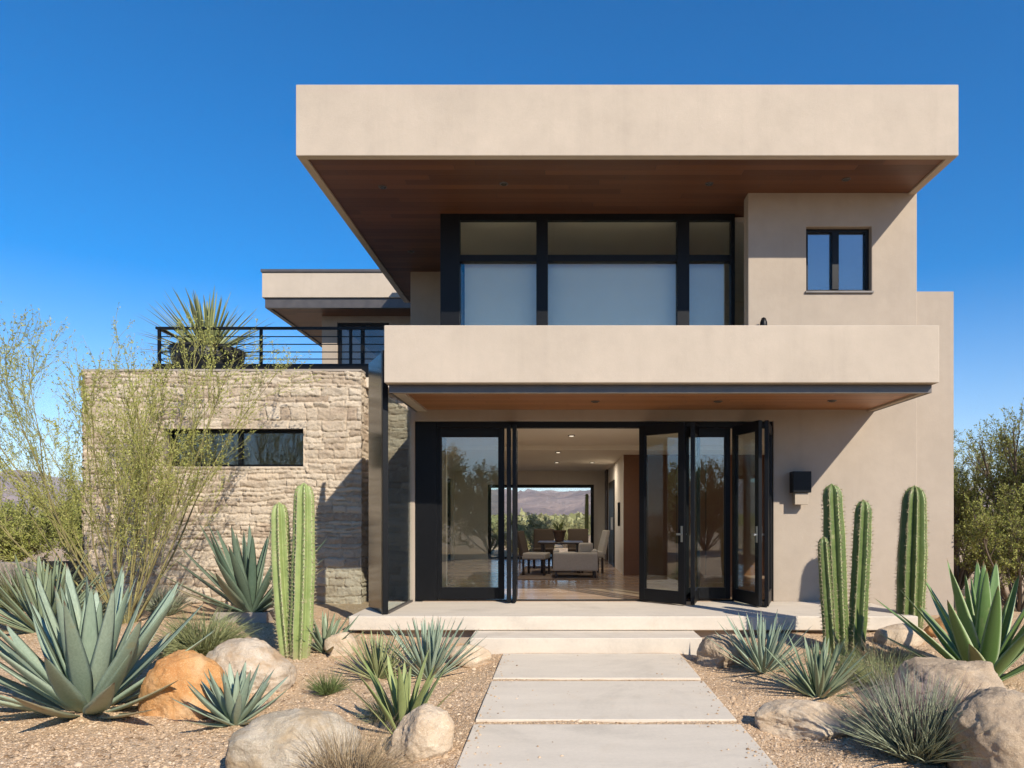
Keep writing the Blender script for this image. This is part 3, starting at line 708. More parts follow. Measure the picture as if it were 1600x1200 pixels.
leaf(B2, C2, z0, z1)
leaf((X(1094, 10.26)-.25, 10.275), (X(1141, 10.26), 10.275), z0+.01, DT-.09, .075, .13, .17, label='closed glass leaf between the two folded pairs')
D = (X(1146, YD), 10.19); E = (X(1188, 9.5), 9.5)
leaf(D, E, z0, z1, handle=.68, label='glass leaf folded outwards nearest the wall lamp')
leaf((E[0]+.085, 9.505), (3.03, 10.19), z0, z1, .08)
# tall glass screens at the left end of the porch
ps = hp(MB().obox((-2.60, 9.62), (-2.235, 8.91), .05, pz+.006, 3.72), 'screen_post', M['dark_glass'], .004); ps['label'] = 'tall dark glossy panel standing at the left end of the porch'
sub(MB().obox((-2.233, 8.906), (-2.20, 8.842), .07, pz+.004, 3.72), 'edge_profile', M['black'], ps, .003)
g2 = hp(MB().obox((-2.195, 8.93), (-2.16, 10.16), .05, pz+.002, pz+.03), 'glass_rail', M['bronze'])
sub(MB().obox((-2.195, 8.93), (-2.16, 10.16), .012, pz+.032, 3.145), 'pane', M['glass'], g2)

# ------------------------------------------------------------------ fittings on the house
def downlight(x, y, z, lab, grp):
    t = thing('downlight', lab, 'downlight', (x, y, z), 0, grp)
    MB().lathe([(.052, -.010), (.060, -.007), (.060, .002)], 20).build('trim_ring', M['bronze'], t, smooth=False)
    MB().lathe([(.036, -.016), (.040, -.0105)], 16).build('lens', M['lamp_dark'], t)
SZ, BZ = 6.317, 3.177
def soff(px, py, z): d = (z - H)*F/(VY - py); return X(px, d), d
for (px, py, lab) in ((598, 292, 'round downlight in the dark roof soffit, nearest its left front corner'), (787, 287, 'round downlight in the dark roof soffit above the left window panes'), (1108, 287, 'round downlight in the dark roof soffit above the right window mullion'), (1322, 280, 'round downlight in the dark roof soffit above the small casement window'), (642, 393, 'round downlight deep under the left side of the roof soffit')):
    x, y = soff(px, py, SZ); downlight(x, y, SZ, lab, 'downlights in the roof soffit')
for (px, py, lab) in ((930, 627, 'small downlight in the balcony soffit over the open doorway'), (1122, 627, 'small downlight in the balcony soffit over the folded leaves'), (1300, 626, 'small downlight in the balcony soffit above the tall cacti')):
    x, y = soff(px, py, BZ); downlight(x, y, BZ, lab, 'downlights in the balcony soffit')
for (px, py, z, lab) in ((893, 680, 2.985, 'ceiling spotlight in the front part of the dining room'), (872, 706, 2.90, 'ceiling spotlight at the middle of the dining room ceiling'), (925, 722, 2.90, 'ceiling spotlight near the wood panelled partition'), (870, 722, 2.90, 'ceiling spotlight near the rear window')):
    x, y = soff(px, py, z); downlight(x, y, z-.003, lab, 'spotlights in the dining room ceiling')
# the photograph shows these small fittings lit, with pools of light on the ceiling beside them
for o_ in [q for q in bpy.data.objects if q.get('group') == 'spotlights in the dining room ceiling']:
    ld = bpy.data.lights.new('spotlight_lamp', 'AREA'); ld.shape = 'DISK'; ld.size = .09; ld.energy = 9.5; ld.color = (1, .89, .74)
    lo = bpy.data.objects.new('spotlight_lamp', ld); COL.objects.link(lo); lo.parent = o_; lo.location = (0, 0, -.03)
    for c_ in o_.children:
        if c_.name.startswith('lens'): c_.data.materials.clear(); c_.data.materials.append(M['lit_lens'])
# wall lamp
lx = X(1250, 10.1); lz0, lz1 = Z(770, 10.1), Z(737, 10.1)
wl = thing('wall_lamp', 'square dark metal wall lamp beside the folded doors', 'lamp', (lx, 10.2, lz0))
MB().box(-.13, .13, -.20, -.035, 0, lz1-lz0).build('lamp_shade', M['black'], wl, .006)
MB().box(-.07, .07, -.034, -.002, .03, lz1-lz0-.03).build('backplate', M['bronze'], wl)
MB().box(-.095, .095, -.165, -.07, -.17, -.001).build('diffuser', M['lens'], wl, .006)
# small curved fitting peeking over the parapet
fx = X(1190, 10.2)
up_ = thing('wall_uplight', 'small black curved uplight on the wall just above the balcony parapet', 'lamp', (fx, 10.2, 4.13))
MB().lathe([(.045, .10), (.055, .22), (.05, .29), (.03, .345), (.004, .36)], 16, (0, -.10, 0)).build('lamp_shade', M['black'], up_, smooth=True)
MB().box(-.05, .05, -.10, -.002, .05, .13).build('bracket', M['black'], up_)
# terrace railing
ry = SY+.25; rl, rr = X(246, ry), -2.20; rt = Z(513, ry)
rail = thing('railing', 'black metal terrace railing with thin horizontal bars above the stone wall', 'railing', (rl, ry, 3.95))
RO = (-rl, -ry, -3.95)
zs_ = [Z(v, ry) for v in (526, 538, 550, 561)]
def rp(mb, n): return mb.build(n, M['black'], rail, .003, loc=RO)
rp(MB().box(rl-.02, rr, ry-.03, ry+.03, rt-.02, rt+.02).box(rl-.02, rl+.04, ry+.03, 15.5, rt-.02, rt+.02), 'top_rail')
rp(MB().box(rl-.06, rr, ry-.04, ry+.05, 3.96, Z(569, ry)), 'base_rail')
for pxv in (249, 408, 548): rp(MB().box(X(pxv, ry)-.022, X(pxv, ry)+.022, ry-.022, ry+.022, 3.965, rt-.021), 'post')
for k in range(3): rp(MB().box(rl, rl+.04, 12.4+k*1.5, 12.44+k*1.5, 3.955, rt-.021), 'post')
for zv in zs_: rp(MB().box(rl, rr, ry-.008, ry+.008, zv-.008, zv+.008).box(rl+.012, rl+.028, ry+.03, 15.5, zv-.008, zv+.008), 'bar')

# ------------------------------------------------------------------ plant makers
SEC = [(-1, .55), (-.55, .02), (0, -.22), (.55, .02), (1, .55), (.62, -.62), (0, -1.0), (-.62, -.62)]
ACR = np.array([1, .55, 0, .55, 1, .6, 0, .6])
def rosette(n, L, W, e_in, e_out, curl, seed, thick=.28, base_r=.06, peak=.4, basew=.55, power=2.2, jit=.25, twist=.25, K=16, arange=None):
    rs = np.random.RandomState(seed)
    i = np.arange(n); f = (i + .5)/n                     # 0 inner .. 1 outer
    az = i*2.39996 + rs.uniform(-jit, jit, n)
    e0 = np.radians(e_in + (e_out - e_in)*f**.9 + rs.uniform(-5, 5, n))
    ln = L*(.80 + .25*np.sin(np.pi*(f*.75 + .1)))*(1 + rs.uniform(-.12, .10, n))
    cu = np.radians(curl[0] + (curl[1]-curl[0])*f + rs.uniform(-6, 6, n))
    s = np.linspace(0, 1, K)
    e = e0[:, None] + cu[:, None]*s[None]**1.4
    azs = az[:, None] + rs.uniform(-twist, twist, n)[:, None]*s[None]**2*.6
    D = np.stack([np.cos(e)*np.cos(azs), np.cos(e)*np.sin(azs), np.sin(e)], -1)
    P = np.concatenate([np.zeros((n, 1, 3)), np.cumsum((D[:, 1:] + D[:, :-1])/2, 1)], 1)*(ln/(K-1))[:, None, None]
    b = np.stack([np.cos(az)*base_r*f, np.sin(az)*base_r*f, .04*(1-f)*L], -1); P = P + b[:, None]
    side = np.stack([-np.sin(azs), np.cos(azs), 0*azs], -1); ro = rs.uniform(-.18, .18, n)[:, None]
    upv = norm(np.cross(D, side)); upv = np.where(upv[..., 2:3]*1 < -2, -upv, upv); upv = -upv if False else upv
    upv = np.cross(D, side); # points to the axis side of the leaf
    sd = side*np.cos(ro)[..., None] + upv*np.sin(ro)[..., None]; uu = np.cross(D, sd)
    prof = (basew + (1-basew)*sst(0, peak, s))*np.clip(1 - s**power, 0, 1)**.85
    w = W/2*prof[None]*(1 + rs.uniform(-.12, .12, n))[:, None]
    t = W/2*thick*(prof*.7 + .9*(1-s)**2*.6)[None]*np.ones((n, 1)) + 1e-4
    V, Q = sweep(P, sd, uu, w + .0008, t, SEC)
    along = np.broadcast_to(s[None, :, None], (n, K, len(SEC))).ravel(); across = np.broadcast_to(ACR[None, None, :], (n, K, len(SEC))).ravel()
    age = np.broadcast_to((f + rs.uniform(-.06, .06, n))[:, None, None], (n, K, len(SEC))).ravel()
    return V, Q, along, across, age
def agave(name, label, cat, base, mat_, rz=0.0, group=None, sink=.02, **kw):
    V, Q, al, ac, ag = rosette(**kw)
    V[:, 2] = np.maximum(V[:, 2], .0)*1.0 + np.minimum(V[:, 2], 0)*.12 + .035*np.clip(np.hypot(V[:, 0], V[:, 1]), 0, 1)
    o = np_obj(name, V, Q, M[mat_], None, True, {'along': al, 'across': ac, 'age': ag}, (base[0], base[1], base[2]-sink)); o.rotation_euler = (0, 0, rz)
    return tag(o, label, cat, group)
def blades(n, L, W, spread, droop, seed, base_r=.06, K=7, up=1.0, Lvar=.35):
    rs = np.random.RandomState(seed)
    az = rs.rand(n)*2*np.pi; el = np.radians(90 - spread*rs.rand(n)**.7); ln = L*(1 - Lvar*rs.rand(n)); s = np.linspace(0, 1, K)
    e = el[:, None] - np.radians(droop)*rs.uniform(.3, 1.2, n)[:, None]*s[None]**1.8; a2 = az[:, None] + rs.uniform(-.5, .5, n)[:, None]*s[None]
    D = np.stack([np.cos(e)*np.cos(a2), np.cos(e)*np.sin(a2), np.sin(e)*up], -1)
    P = np.concatenate([np.zeros((n, 1, 3)), np.cumsum((D[:, 1:]+D[:, :-1])/2, 1)], 1)*(ln/(K-1))[:, None, None]
    r0 = base_r*np.sqrt(rs.rand(n)); a0 = az + rs.uniform(-.8, .8, n); P[..., 0] += (r0*np.cos(a0))[:, None]; P[..., 1] += (r0*np.sin(a0))[:, None]
    w = W*np.clip(1 - s**1.6, .06, 1)[None]*(.6+.7*rs.rand(n))[:, None]
    V, Q = tubes(P, w/2, 3)
    return V, Q, P
def grass(name, label, cat, base, mat_, n, L, W, spread, droop, seed, base_r=.06, group=None, **kw):
    V, Q, P = blades(n, L, W, spread, droop, seed, base_r, **kw)
    V[:, 2] = np.maximum(V[:, 2], -.03)
    o = np_obj(name, V, Q, M[mat_], None, True, None, (base[0], base[1], base[2]-.01)); return tag(o, label, cat, group), P
def grow(P, n, s0, s1, L, spread, up, K, rs, bend=.15, taper=True):
    """n children per path"""
    N, K0, _ = P.shape; par = np.repeat(np.arange(N), n); s = rs.uniform(s0, s1, N*n); q = s*(K0-1); i = np.clip(q.astype(int), 0, K0-2); fr_ = (q-i)[:, None]
    o = P[par, i]*(1-fr_) + P[par, i+1]*fr_; T = norm(P[par, i+1] - P[par, i])
    r = norm(rs.normal(size=(N*n, 3))); D = norm(T + r*spread + np.array([0, 0, up]))
    ln = L*(1 - .55*s if taper else np.ones_like(s))*rs.uniform(.6, 1.15, N*n)
    return walk(o, D, ln, K, rs, bend, up*.25)
def walk(o, D, ln, K, rs, bend, up):
    pts = [o]; d = D
    for k in range(K-1):
        d = norm(d + rs.normal(size=d.shape)*bend + np.array([0, 0, up])); pts.append(pts[-1] + d*(ln/(K-1))[:, None])
    return np.stack(pts, 1)
def leaves_on(P, n, L, W, rs, s0=.15):
    N, K, _ = P.shape; par = np.repeat(np.arange(N), n); q = rs.uniform(s0, 1, N*n)*(K-1); i = np.clip(q.astype(int), 0, K-2); f = (q-i)[:, None]
    c = P[par, i]*(1-f) + P[par, i+1]*f; T = norm(P[par, i+1]-P[par, i]); D = norm(T*.6 + rs.normal(size=c.shape)*.7); Nn = norm(np.cross(D, rs.normal(size=c.shape)))
    k = rs.uniform(.6, 1.3, N*n); return diamonds(c + rs.normal(size=c.shape)*L*.3, D, Nn, L*k, W*k)
def rad(P, r0, r1, rs=None):
    K = P.shape[1]; r = r0 + (r1-r0)*np.linspace(0, 1, K)[None]; return np.broadcast_to(r, P.shape[:2]).copy()
def shrub(name, label, cat, base, h, spread, seed, nst=12, nb=10, nt=7, nl=10, leaf=.05, lw=.4, lm='olive_leaf', bm='bark', yk=1.0, r0=.03, fan=.75, upb=.35, group=None, L1=.45, L2=.28, twigr=.0025, trunk=None, s1=.25, lean=(0, 0), base_r=None):
    rs = np.random.RandomState(seed)
    az = np.arange(nst)*2.39996 + rs.uniform(-.3, .3, nst); t = np.sqrt((np.arange(nst)+.5)/nst)*fan
    D = norm(np.stack([np.cos(az)*t*spread + lean[0], np.sin(az)*t*spread*yk + lean[1], np.ones(nst)], -1))
    br = base_r if base_r else r0*1.5
    o = np.stack([np.cos(az)*br*t, np.sin(az)*br*t, np.full(nst, -.05)], -1)
    P0 = walk(o, D, h*rs.uniform(.72, 1.02, nst), 12, rs, .07, .035)
    P1 = grow(P0, nb, s1, .98, h*L1, .55, upb, 8, rs, .10)
    P2 = grow(P1, nt, .2, 1.0, h*L2, .6, upb*.8, 6, rs, .14)
    if yk < 1:
        pass
    e = thing(name, label, cat, tuple(base), 0, group)
    R0 = rad(P0, r0, r0*.22); R1 = rad(P1, r0*.26, r0*.09); R2 = rad(P2, max(twigr*1.3, r0*.08), twigr*.7)
    V, Q = tubes(P0, R0, 7)
    if trunk:
        np_obj('trunk', V, Q, M[trunk], e)
        V, Q = join([tubes(P1, R1, 4), tubes(P2, R2, 3)]); np_obj('branches', V, Q, M[bm], e)
    else:
        V, Q = join([(V, Q), tubes(P1, R1, 4), tubes(P2, R2, 3)]); np_obj('branches', V, Q, M[bm], e)
    lv = [leaves_on(P2, nl, leaf, leaf*lw, rs)]
    lv.append(leaves_on(P1, max(2, nl//2), leaf, leaf*lw, rs, .5))
    V, Q = join(lv); np_obj('crown', V, Q, M[lm], e, False)
    return e
def copy_tree(o, parent=None):
    c = o.copy(); COL.objects.link(c)
    if parent is not None: c.parent = parent
    for ch in [q for q in bpy.data.objects if q.parent == o]: copy_tree(ch, c)
    return c

# cactus column
def column(parent, b, t, r, mat_, seed, ribs=7, bend=(0, 0)):
    rs = np.random.RandomState(seed); b, t = np.array(b, float), np.array(t, float); Ln = np.linalg.norm(t-b); K = 44; S = ribs*8
    s = np.linspace(0, 1, K); cen = b + (t-b)*s[:, None]; bw = np.sin(np.pi*s)
    cen[:, 0] += bend[0]*bw; cen[:, 1] += bend[1]*bw
    u = Ln*(1-s); dome = np.sqrt(np.clip(1 - np.clip(1 - u/(r*1.5), 0, 1)**2, 0, 1))
    rr = r*(.84 + .16*sst(0, .25, s))*(1 - .12*sst(.55, 1, s))*(1 + .045*noise3(s*3.1, 3, 0, seed+4))*(1 + .03*noise3(s*7, 0, 0, seed))*dome
    th = np.arange(S)*2*np.pi/S; ph = (th*ribs/(2*np.pi)) % 1; ridge = 1 - 2*np.abs(ph - .5)    # 1 on the rib crest
    prof = .62 + .38*ridge**.9
    nick = 1 + .018*np.sin(s[:, None]*Ln/.05*2*np.pi)*ridge[None]**3
    rg = rr[:, None]*prof[None]*nick
    T = norm((t-b)[None])[0]; A = norm(np.cross(np.array([0, 1., 0]), T)[None])[0]; B = np.cross(T, A)
    V = cen[:, None] + rg[..., None]*(np.cos(th)[None, :, None]*A + np.sin(th)[None, :, None]*B)
    idx = np.arange(K*S).reshape(K, S); nx = np.roll(idx, -1, 1); Q = np.stack([idx[:-1], nx[:-1], nx[1:], idx[1:]], -1).reshape(-1, 4)
    stem = np_obj('stem', V.reshape(-1, 3), Q, M[mat_], parent, True, {'ridge': np.broadcast_to(ridge[None], (K, S)).ravel(), 'along': np.broadcast_to(s[:, None], (K, S)).ravel()})
    # spines
    crest = np.arange(ribs)*8 + 4; na = int(Ln/.042); pp = []
    for c in crest:
        ks = np.linspace(.03, .985, na)*(K-1); i = np.clip(ks.astype(int), 0, K-2); f = (ks-i)[:, None]
        o = V[i, c]*(1-f) + V[i+1, c]*f; out = norm(np.cos(th[c])*A + np.sin(th[c])*B)
        for q in range(5):
            d = norm(out[None] + rs.normal(size=o.shape)*.75); l = rs.uniform(.014, .044, na)[:, None]
            pp.append(np.stack([o, o + d*l*.5, o + d*l], 1))
    P = np.concatenate(pp); V2, Q2 = tubes(P, np.broadcast_to(np.array([.0026, .0019, .0005])[None], P.shape[:2]), 3)
    np_obj('spines', V2, Q2, M['spine'], stem)

# boulders
def boulder(name, label, cat, c, size, mat_, seed, cuts=9, rough=.08, rz=0.0, sub_=6, group=None, pit=.3, tilt=0.0):
    bm = bmesh.new(); bmesh.ops.create_icosphere(bm, subdivisions=sub_, radius=1.0)
    V = np.array([v.co[:] for v in bm.verts]); Fc = np.array([[v.index for v in f.verts] for f in bm.faces]); bm.free()
    rs = np.random.RandomState(seed)
    for k in range(cuts):
        n = norm(rs.normal(size=(1, 3)))[0]; o = rs.uniform(.70, .93); d = V @ n - o; V = V - np.maximum(d, 0)[:, None]*n*.85
    nrm = norm(V)
    V = V*(1 + rough*1.5*fbm(nrm[:, 0]*1.3, nrm[:, 1]*1.3, nrm[:, 2]*1.3, 2, seed)[:, None])
    d = rough*(.5*fbm(V[:, 0]*3.1, V[:, 1]*3.1, V[:, 2]*3.1, 5, seed+1, .55) - .35*np.abs(fbm(V[:, 0]*4, V[:, 1]*4, V[:, 2]*4, 4, seed+2)))
    d = d + rough*.16*fbm(V[:, 0]*13, V[:, 1]*13, V[:, 2]*13, 4, seed+5, .6) - rough*.25*sst(.25, .6, noise3(V[:, 0]*9, V[:, 1]*9, V[:, 2]*9, seed+8))*pit
    V = V + nrm*d[:, None]
    V = V*np.array(size)
    ct, st = math.cos(tilt), math.sin(tilt); V = np.stack([V[:, 0]*ct - V[:, 2]*st, V[:, 1], V[:, 0]*st + V[:, 2]*ct], -1)
    o = np_obj(name, V, Fc, M[mat_], None, True, None, c); o.rotation_euler = (0, 0, rz)
    return tag(o, label, cat, group)
def rock_px(name, label, x0, x1, y0, y1, mat_, seed, depth=.85, **kw):
    """a boulder whose outline spans these photo pixels; y1 is where it meets the gravel"""
    b = G((x0+x1)/2, y1); w = (x1-x0)*b[1]/F/2; d = b[1] + w*depth*.75
    w = (x1-x0)*d/F/2; top = Z(y0, d); gz = float(ground_z(X((x0+x1)/2, d), d)); h = (top - gz)
    return boulder(name, label, 'rock', (X((x0+x1)/2, d), d, gz + h*.28), (w*1.06, w*depth, h*.76), mat_, seed, **kw)

#PLANTS_BEGIN
# ------------------------------------------------------------------ garden: left side
b = G(138, 1108)
agave('agave', 'largest blue grey agave, broad leaves, at the front left beside the orange boulder', 'agave', b, 'agave_blue', 1.1, n=50, L=1.22, W=.195, e_in=87, e_out=8, curl=(0, 13), seed=5, base_r=.12, peak=.42, basew=.52, power=1.9, thick=.26, K=20, sink=.05)
b = G(367, 1128)
agave('agave', 'small blue agave rosette in front of the orange boulder', 'agave', b, 'agave_blue', .4, n=34, L=.47, W=.085, e_in=85, e_out=14, curl=(2, 14), seed=8, base_r=.05, thick=.3)
b = G(395, 968)
agave('agave', 'dark spiky agave in the low concrete trough against the stone wall', 'agave', (b[0]-.02, b[1], .31), 'agave_dark', 2.0, n=34, L=1.28, W=.15, e_in=84, e_out=16, curl=(0, 10), seed=15, base_r=.10, thick=.3)
tx, ty = b[0], b[1]
tg = thing('trough_planter', 'low weathered concrete trough holding the dark agave by the stone wall', 'planter', (tx, ty, .13))
tw = MB().box(-.42, .30, -.26, -.19, -.05, .20).box(-.42, .30, .19, .26, -.05, .20).box(-.42, -.35, -.189, .189, -.05, .199).box(.23, .30, -.189, .189, -.05, .199)
tw.build('trough', M['curb'], tg, .01); MB().box(-.348, .228, -.188, .188, .0, .17).build('soil', M['soil'], tg)
b = G(38, 1000)
agave('agave', 'blue green agave cluster by the left frame edge, behind the largest agave', 'agave', (b[0]-.05, b[1]+.4, b[2]+.05), 'agave_green', .7, n=60, L=.98, W=.085, e_in=86, e_out=12, curl=(2, 10), seed=21, base_r=.16, thick=.35)
b = G(95, 985)
grass('sage_shrub', 'low grey green sage mound between the left agave cluster and the palo verde', 'shrub', (b[0], b[1]+.5, b[2]), 'sage', 700, .62, .012, 80, 25, 34, .22)
b = G(8, 960)
grass('grass_clump', 'tall wispy green grass in front of the garden wall at the left edge', 'grass', (b[0], b[1]+.4, b[2]), 'grass', 600, .95, .011, 60, 25, 35, .22)
b = G(228, 965)
grass('sage_shrub', 'grey sage tuft at the foot of the palo verde', 'shrub', (b[0]+.1, b[1]+.3, b[2]), 'sage', 260, .55, .012, 60, 20, 33, .10)
b = G(318, 1022)
grass('grass_clump', 'rounded yellow green grass clump behind the pale and orange boulders', 'grass', b, 'grass', 950, .62, .012, 78, 38, 41, .14)
b = G(438, 1026); b2 = G(468, 1029)
cl = thing('columnar_cactus', 'pair of light green ribbed columns in front of the stone wall', 'cactus', (b2[0], b2[1], b2[2]))
d = b2[1]; k = d/F
column(cl, (X(449, d)-b2[0], .05, -.06), (X(429, d)-b2[0], .12, Z(784, d)-b2[2]), .106, 'cactus_light', 3, 7, (-.02, 0))
column(cl, (X(468, d)-b2[0], .0, -.06), (X(474, d)-b2[0], .02, Z(754, d)-b2[2]), .118, 'cactus_light', 4, 8, (.015, 0))
b = G(508, 1018)
agave('agave', 'small grey green agave just right of the light green cactus pair', 'agave', b, 'agave_green', .2, n=26, L=.50, W=.06, e_in=84, e_out=14, curl=(0, 6), seed=51, base_r=.05)
b = G(590, 1058)
agave('agave', 'straw tinged narrow leaf agave left of the twin clump near the step', 'agave', b, 'yucca', .9, n=60, L=.50, W=.030, e_in=86, e_out=18, curl=(0, 4), seed=52, base_r=.06, thick=.5)
b = G(670, 1056)
agave('agave', 'blue grey narrow leaf agave left of the porch step', 'agave', b, 'agave_blue', .3, n=64, L=.62, W=.045, e_in=87, e_out=22, curl=(0, 4), seed=53, base_r=.10, thick=.4)
b = G(628, 1150)
agave('aloe', 'upright yellow green leaves rising behind the tan front rock', 'aloe', (b[0], b[1]+.05, b[2]), 'aloe', .5, n=20, L=.58, W=.075, e_in=88, e_out=50, curl=(0, -14), seed=54, base_r=.07, thick=.3)
b = G(512, 1083)
grass('grass_clump', 'tiny dark green grass tuft alone on the gravel', 'grass', b, 'tuft', 220, .27, .007, 70, 14, 55, .05)
b = G(548, 1232)
grass('dry_grass', 'dry straw coloured shrub spilling over the grey front boulder', 'grass', b, 'dry', 700, .52, .0045, 80, 40, 56, .12)
b = G(650, 1118)
grass('grass_clump', 'thin green tuft between the dry shrub and the aloe', 'grass', (b[0]-.22, b[1]-.1, b[2]), 'grass', 150, .30, .006, 80, 20, 57, .06)
rock_px('boulder', 'rust orange rounded boulder right of the largest agave', 226, 358, 1024, 1122, 'rock_orange', 61, .85, cuts=3)
rock_px('boulder', 'pale boulder behind the orange one, in front of the cactus pair', 322, 454, 1003, 1088, 'rock_pale', 62, .9, cuts=4)
rock_px('boulder', 'large grey boulder at the bottom edge left of the path', 364, 556, 1112, 1222, 'rock_grey', 63, .8, cuts=5)
rock_px('boulder', 'tan angular rock left of the nearest paving slab', 612, 714, 1106, 1192, 'rock_tan', 64, .9, cuts=14)
rock_px('boulder', 'small tan rock beside the cactus pair', 508, 556, 986, 1026, 'rock_tan', 65, .8, cuts=8, sub_=4)
rock_px('boulder', 'low tan rock touching the left end of the step', 700, 764, 1004, 1040, 'rock_tan', 66, .8, cuts=8, sub_=4)
# palo verde
b = (X(195, 9.5), 9.5, float(ground_z(-6, 9.5)))
shrub('palo_verde', 'tall airy palo verde with yellow green branches before the stone wall', 'tree', b, 4.05, 1.28, 71, nst=28, nb=8, nt=9, nl=13, leaf=.034, lw=.45, lm='pv_leaf', bm='pv_bark', yk=.6, r0=.0145, fan=.80, upb=.17, L1=.40, L2=.20, twigr=.0022, s1=.15, trunk='pv_trunk', lean=(-.27, 0), base_r=.16)
# ------------------------------------------------------------------ garden: right side
rock_px('boulder', 'brown boulder at the right end of the porch step', 1088, 1166, 988, 1044, 'rock_brown', 81, pit=.6, rough=.075, depth=.9, cuts=9)
rock_px('boulder', 'flat pale tan rock lying on the gravel right of the path', 1186, 1326, 1094, 1154, 'rock_tan', 82, .8, cuts=4)
rock_px('boulder', 'brown boulder behind the silver sage shrub', 1408, 1558, 1022, 1120, 'rock_brown', 83, pit=.6, rough=.075, depth=.85, cuts=4)
rock_px('boulder', 'large rough grey brown boulder in the bottom right corner', 1480, 1668, 1084, 1230, 'rock_brown', 84, pit=.6, rough=.075, depth=.85, cuts=4)
rock_px('boulder', 'flat tan rock by the right end of the porch', 1372, 1446, 972, 1010, 'rock_tan', 85, .7, cuts=10, sub_=4)
rock_px('boulder', 'small reddish rock behind the striped agave', 1446, 1500, 962, 998, 'rock_orange', 86, .8, cuts=10, sub_=4)
b = G(1192, 1048)
agave('agave', 'blue grey narrow leaf agave beside the brown step boulder', 'agave', b, 'agave_blue', .2, n=56, L=.60, W=.046, e_in=87, e_out=20, curl=(0, 5), seed=91, base_r=.08, thick=.4)
b = G(1278, 1086)
agave('agave', 'green spiky agave right of the blue grey one, before the tall cacti', 'agave', b, 'agave_green', 1.0, n=60, L=.55, W=.045, e_in=87, e_out=18, curl=(0, 5), seed=92, base_r=.08, thick=.4)
b = G(1318, 1020)
cg = thing('columnar_cactus', 'cluster of three dark green ribbed columns beside the wall lamp', 'cactus', b)
d = b[1]; gx = lambda px: X(px, d) - b[0]
column(cg, (gx(1312), 0, -.06), (gx(1302), .05, Z(755, d)-b[2]), .120, 'cactus_dark', 5, 7)
column(cg, (gx(1299), -.03, -.06), (gx(1287), .0, Z(838, d)-b[2]), .085, 'cactus_dark', 6, 6)
column(cg, (gx(1334), -.02, -.06), (gx(1351), .03, Z(780, d)-b[2]), .106, 'cactus_dark', 7, 7, (.01, 0))
b = G(1424, 984)
cg = thing('columnar_cactus', 'single thick green cactus column at the right end of the porch', 'cactus', b)
d = b[1]
column(cg, (X(1421, d)-b[0], 0, -.06), (X(1431, d)-b[0], .03, Z(758, d)-b[2]), .170, 'cactus_dark', 8, 9)
b = G(1545, 1068)
agave('agave', 'big green agave with pale striped margins at the right edge', 'agave', (b[0], b[1]+.1, b[2]), 'agave_vari', 2.3, n=30, L=1.16, W=.18, e_in=87, e_out=30, curl=(2, -4), seed=95, base_r=.12, peak=.35, thick=.22, K=20)
b = G(1432, 1182)
o, P = grass('sage_shrub', 'silver green sage shrub with mauve tips before the right boulders', 'shrub', b, 'sage', 620, .66, .012, 68, 10, 96, .12)
b = G(1440, 1175)
grass('seed_grass', 'mauve tipped wispy grass growing through the silver sage', 'grass', (b[0]+.04, b[1]+.08, b[2]), 'mauve', 760, .66, .007, 60, 10, 97, .14)
b = G(1385, 1075)
grass('grass_clump', 'fine bright green grass clump left of the right hand boulders', 'grass', (b[0], b[1]+.1, b[2]), 'grass', 620, .46, .006, 80, 25, 98, .20)
b = G(1400, 1040)
grass('dry_grass', 'dry golden grass behind the bright green clump', 'grass', (b[0], b[1]+.2, b[2]), 'dry', 420, .36, .005, 85, 30, 99, .22)
b = G(1300, 1040)
grass('grass_clump', 'low olive grass at the base of the three dark cacti', 'grass', (b[0]+.05, b[1], b[2]), 'tuft', 260, .28, .006, 85, 25, 100, .18)
# right hand bushes
rb = shrub('desert_bush', 'tall olive bush at the right corner of the house', 'bush', (7.75, 13.8, .2), 2.7, .95, 111, nst=20, nb=11, nt=9, nl=20, leaf=.042, lw=.45, lm='olive_leaf', yk=1.0, r0=.04, fan=.7, upb=.22, L1=.40, L2=.24)
rb = shrub('desert_bush', 'taller thin topped olive bush cut by the right frame edge', 'bush', (8.35, 12.0, .2), 3.2, .85, 112, nst=20, nb=11, nt=9, nl=20, leaf=.042, lw=.45, lm='olive_leaf', r0=.045, fan=.7, upb=.22, L1=.36, L2=.22)
shrub('desert_bush', 'low dense olive bush at the foot of the right hand wall', 'bush', (6.9, 10.6, .2), 1.7, 1.3, 113, nst=18, nb=11, nt=9, nl=18, leaf=.038, lw=.45, lm='olive_leaf', r0=.03, fan=.9, upb=.15, L1=.42, L2=.26)
# left background
gw = MB().box(-18, X(66, 12), 12.0, 12.2, -.2, Z(879, 12)).build('garden_wall', M['stucco_wall'], None, .01); tag(gw, 'low tan garden wall running off the left edge', 'wall')
gt = thing('garden_gate', 'low black metal gate panel between the garden wall and the stone wing', 'gate', (X(98, 12), 12.05, .3))
MB().box(X(67, 12)-X(98, 12), X(131, 12)-X(98, 12), -.02, .02, -.15, Z(877, 12)-.3).build('gate_panel', M['gatemetal'], gt, .004)
MB().box(X(67, 12)-X(98, 12)-.03, X(67, 12)-X(98, 12)-.002, -.03, .03, -.3, Z(876, 12)-.28).build('gate_post', M['gatemetal'], gt, .004)
lb = shrub('background_bush', 'bright green rounded bush behind the low garden wall, at the left edge', 'bush', (-11.9, 14.6, .3), 1.75, 1.5, 121, nst=22, nb=12, nt=8, nl=16, leaf=.055, lw=.45, lm='bush_leaf', r0=.035, fan=.95, upb=.12, L1=.42, L2=.26)
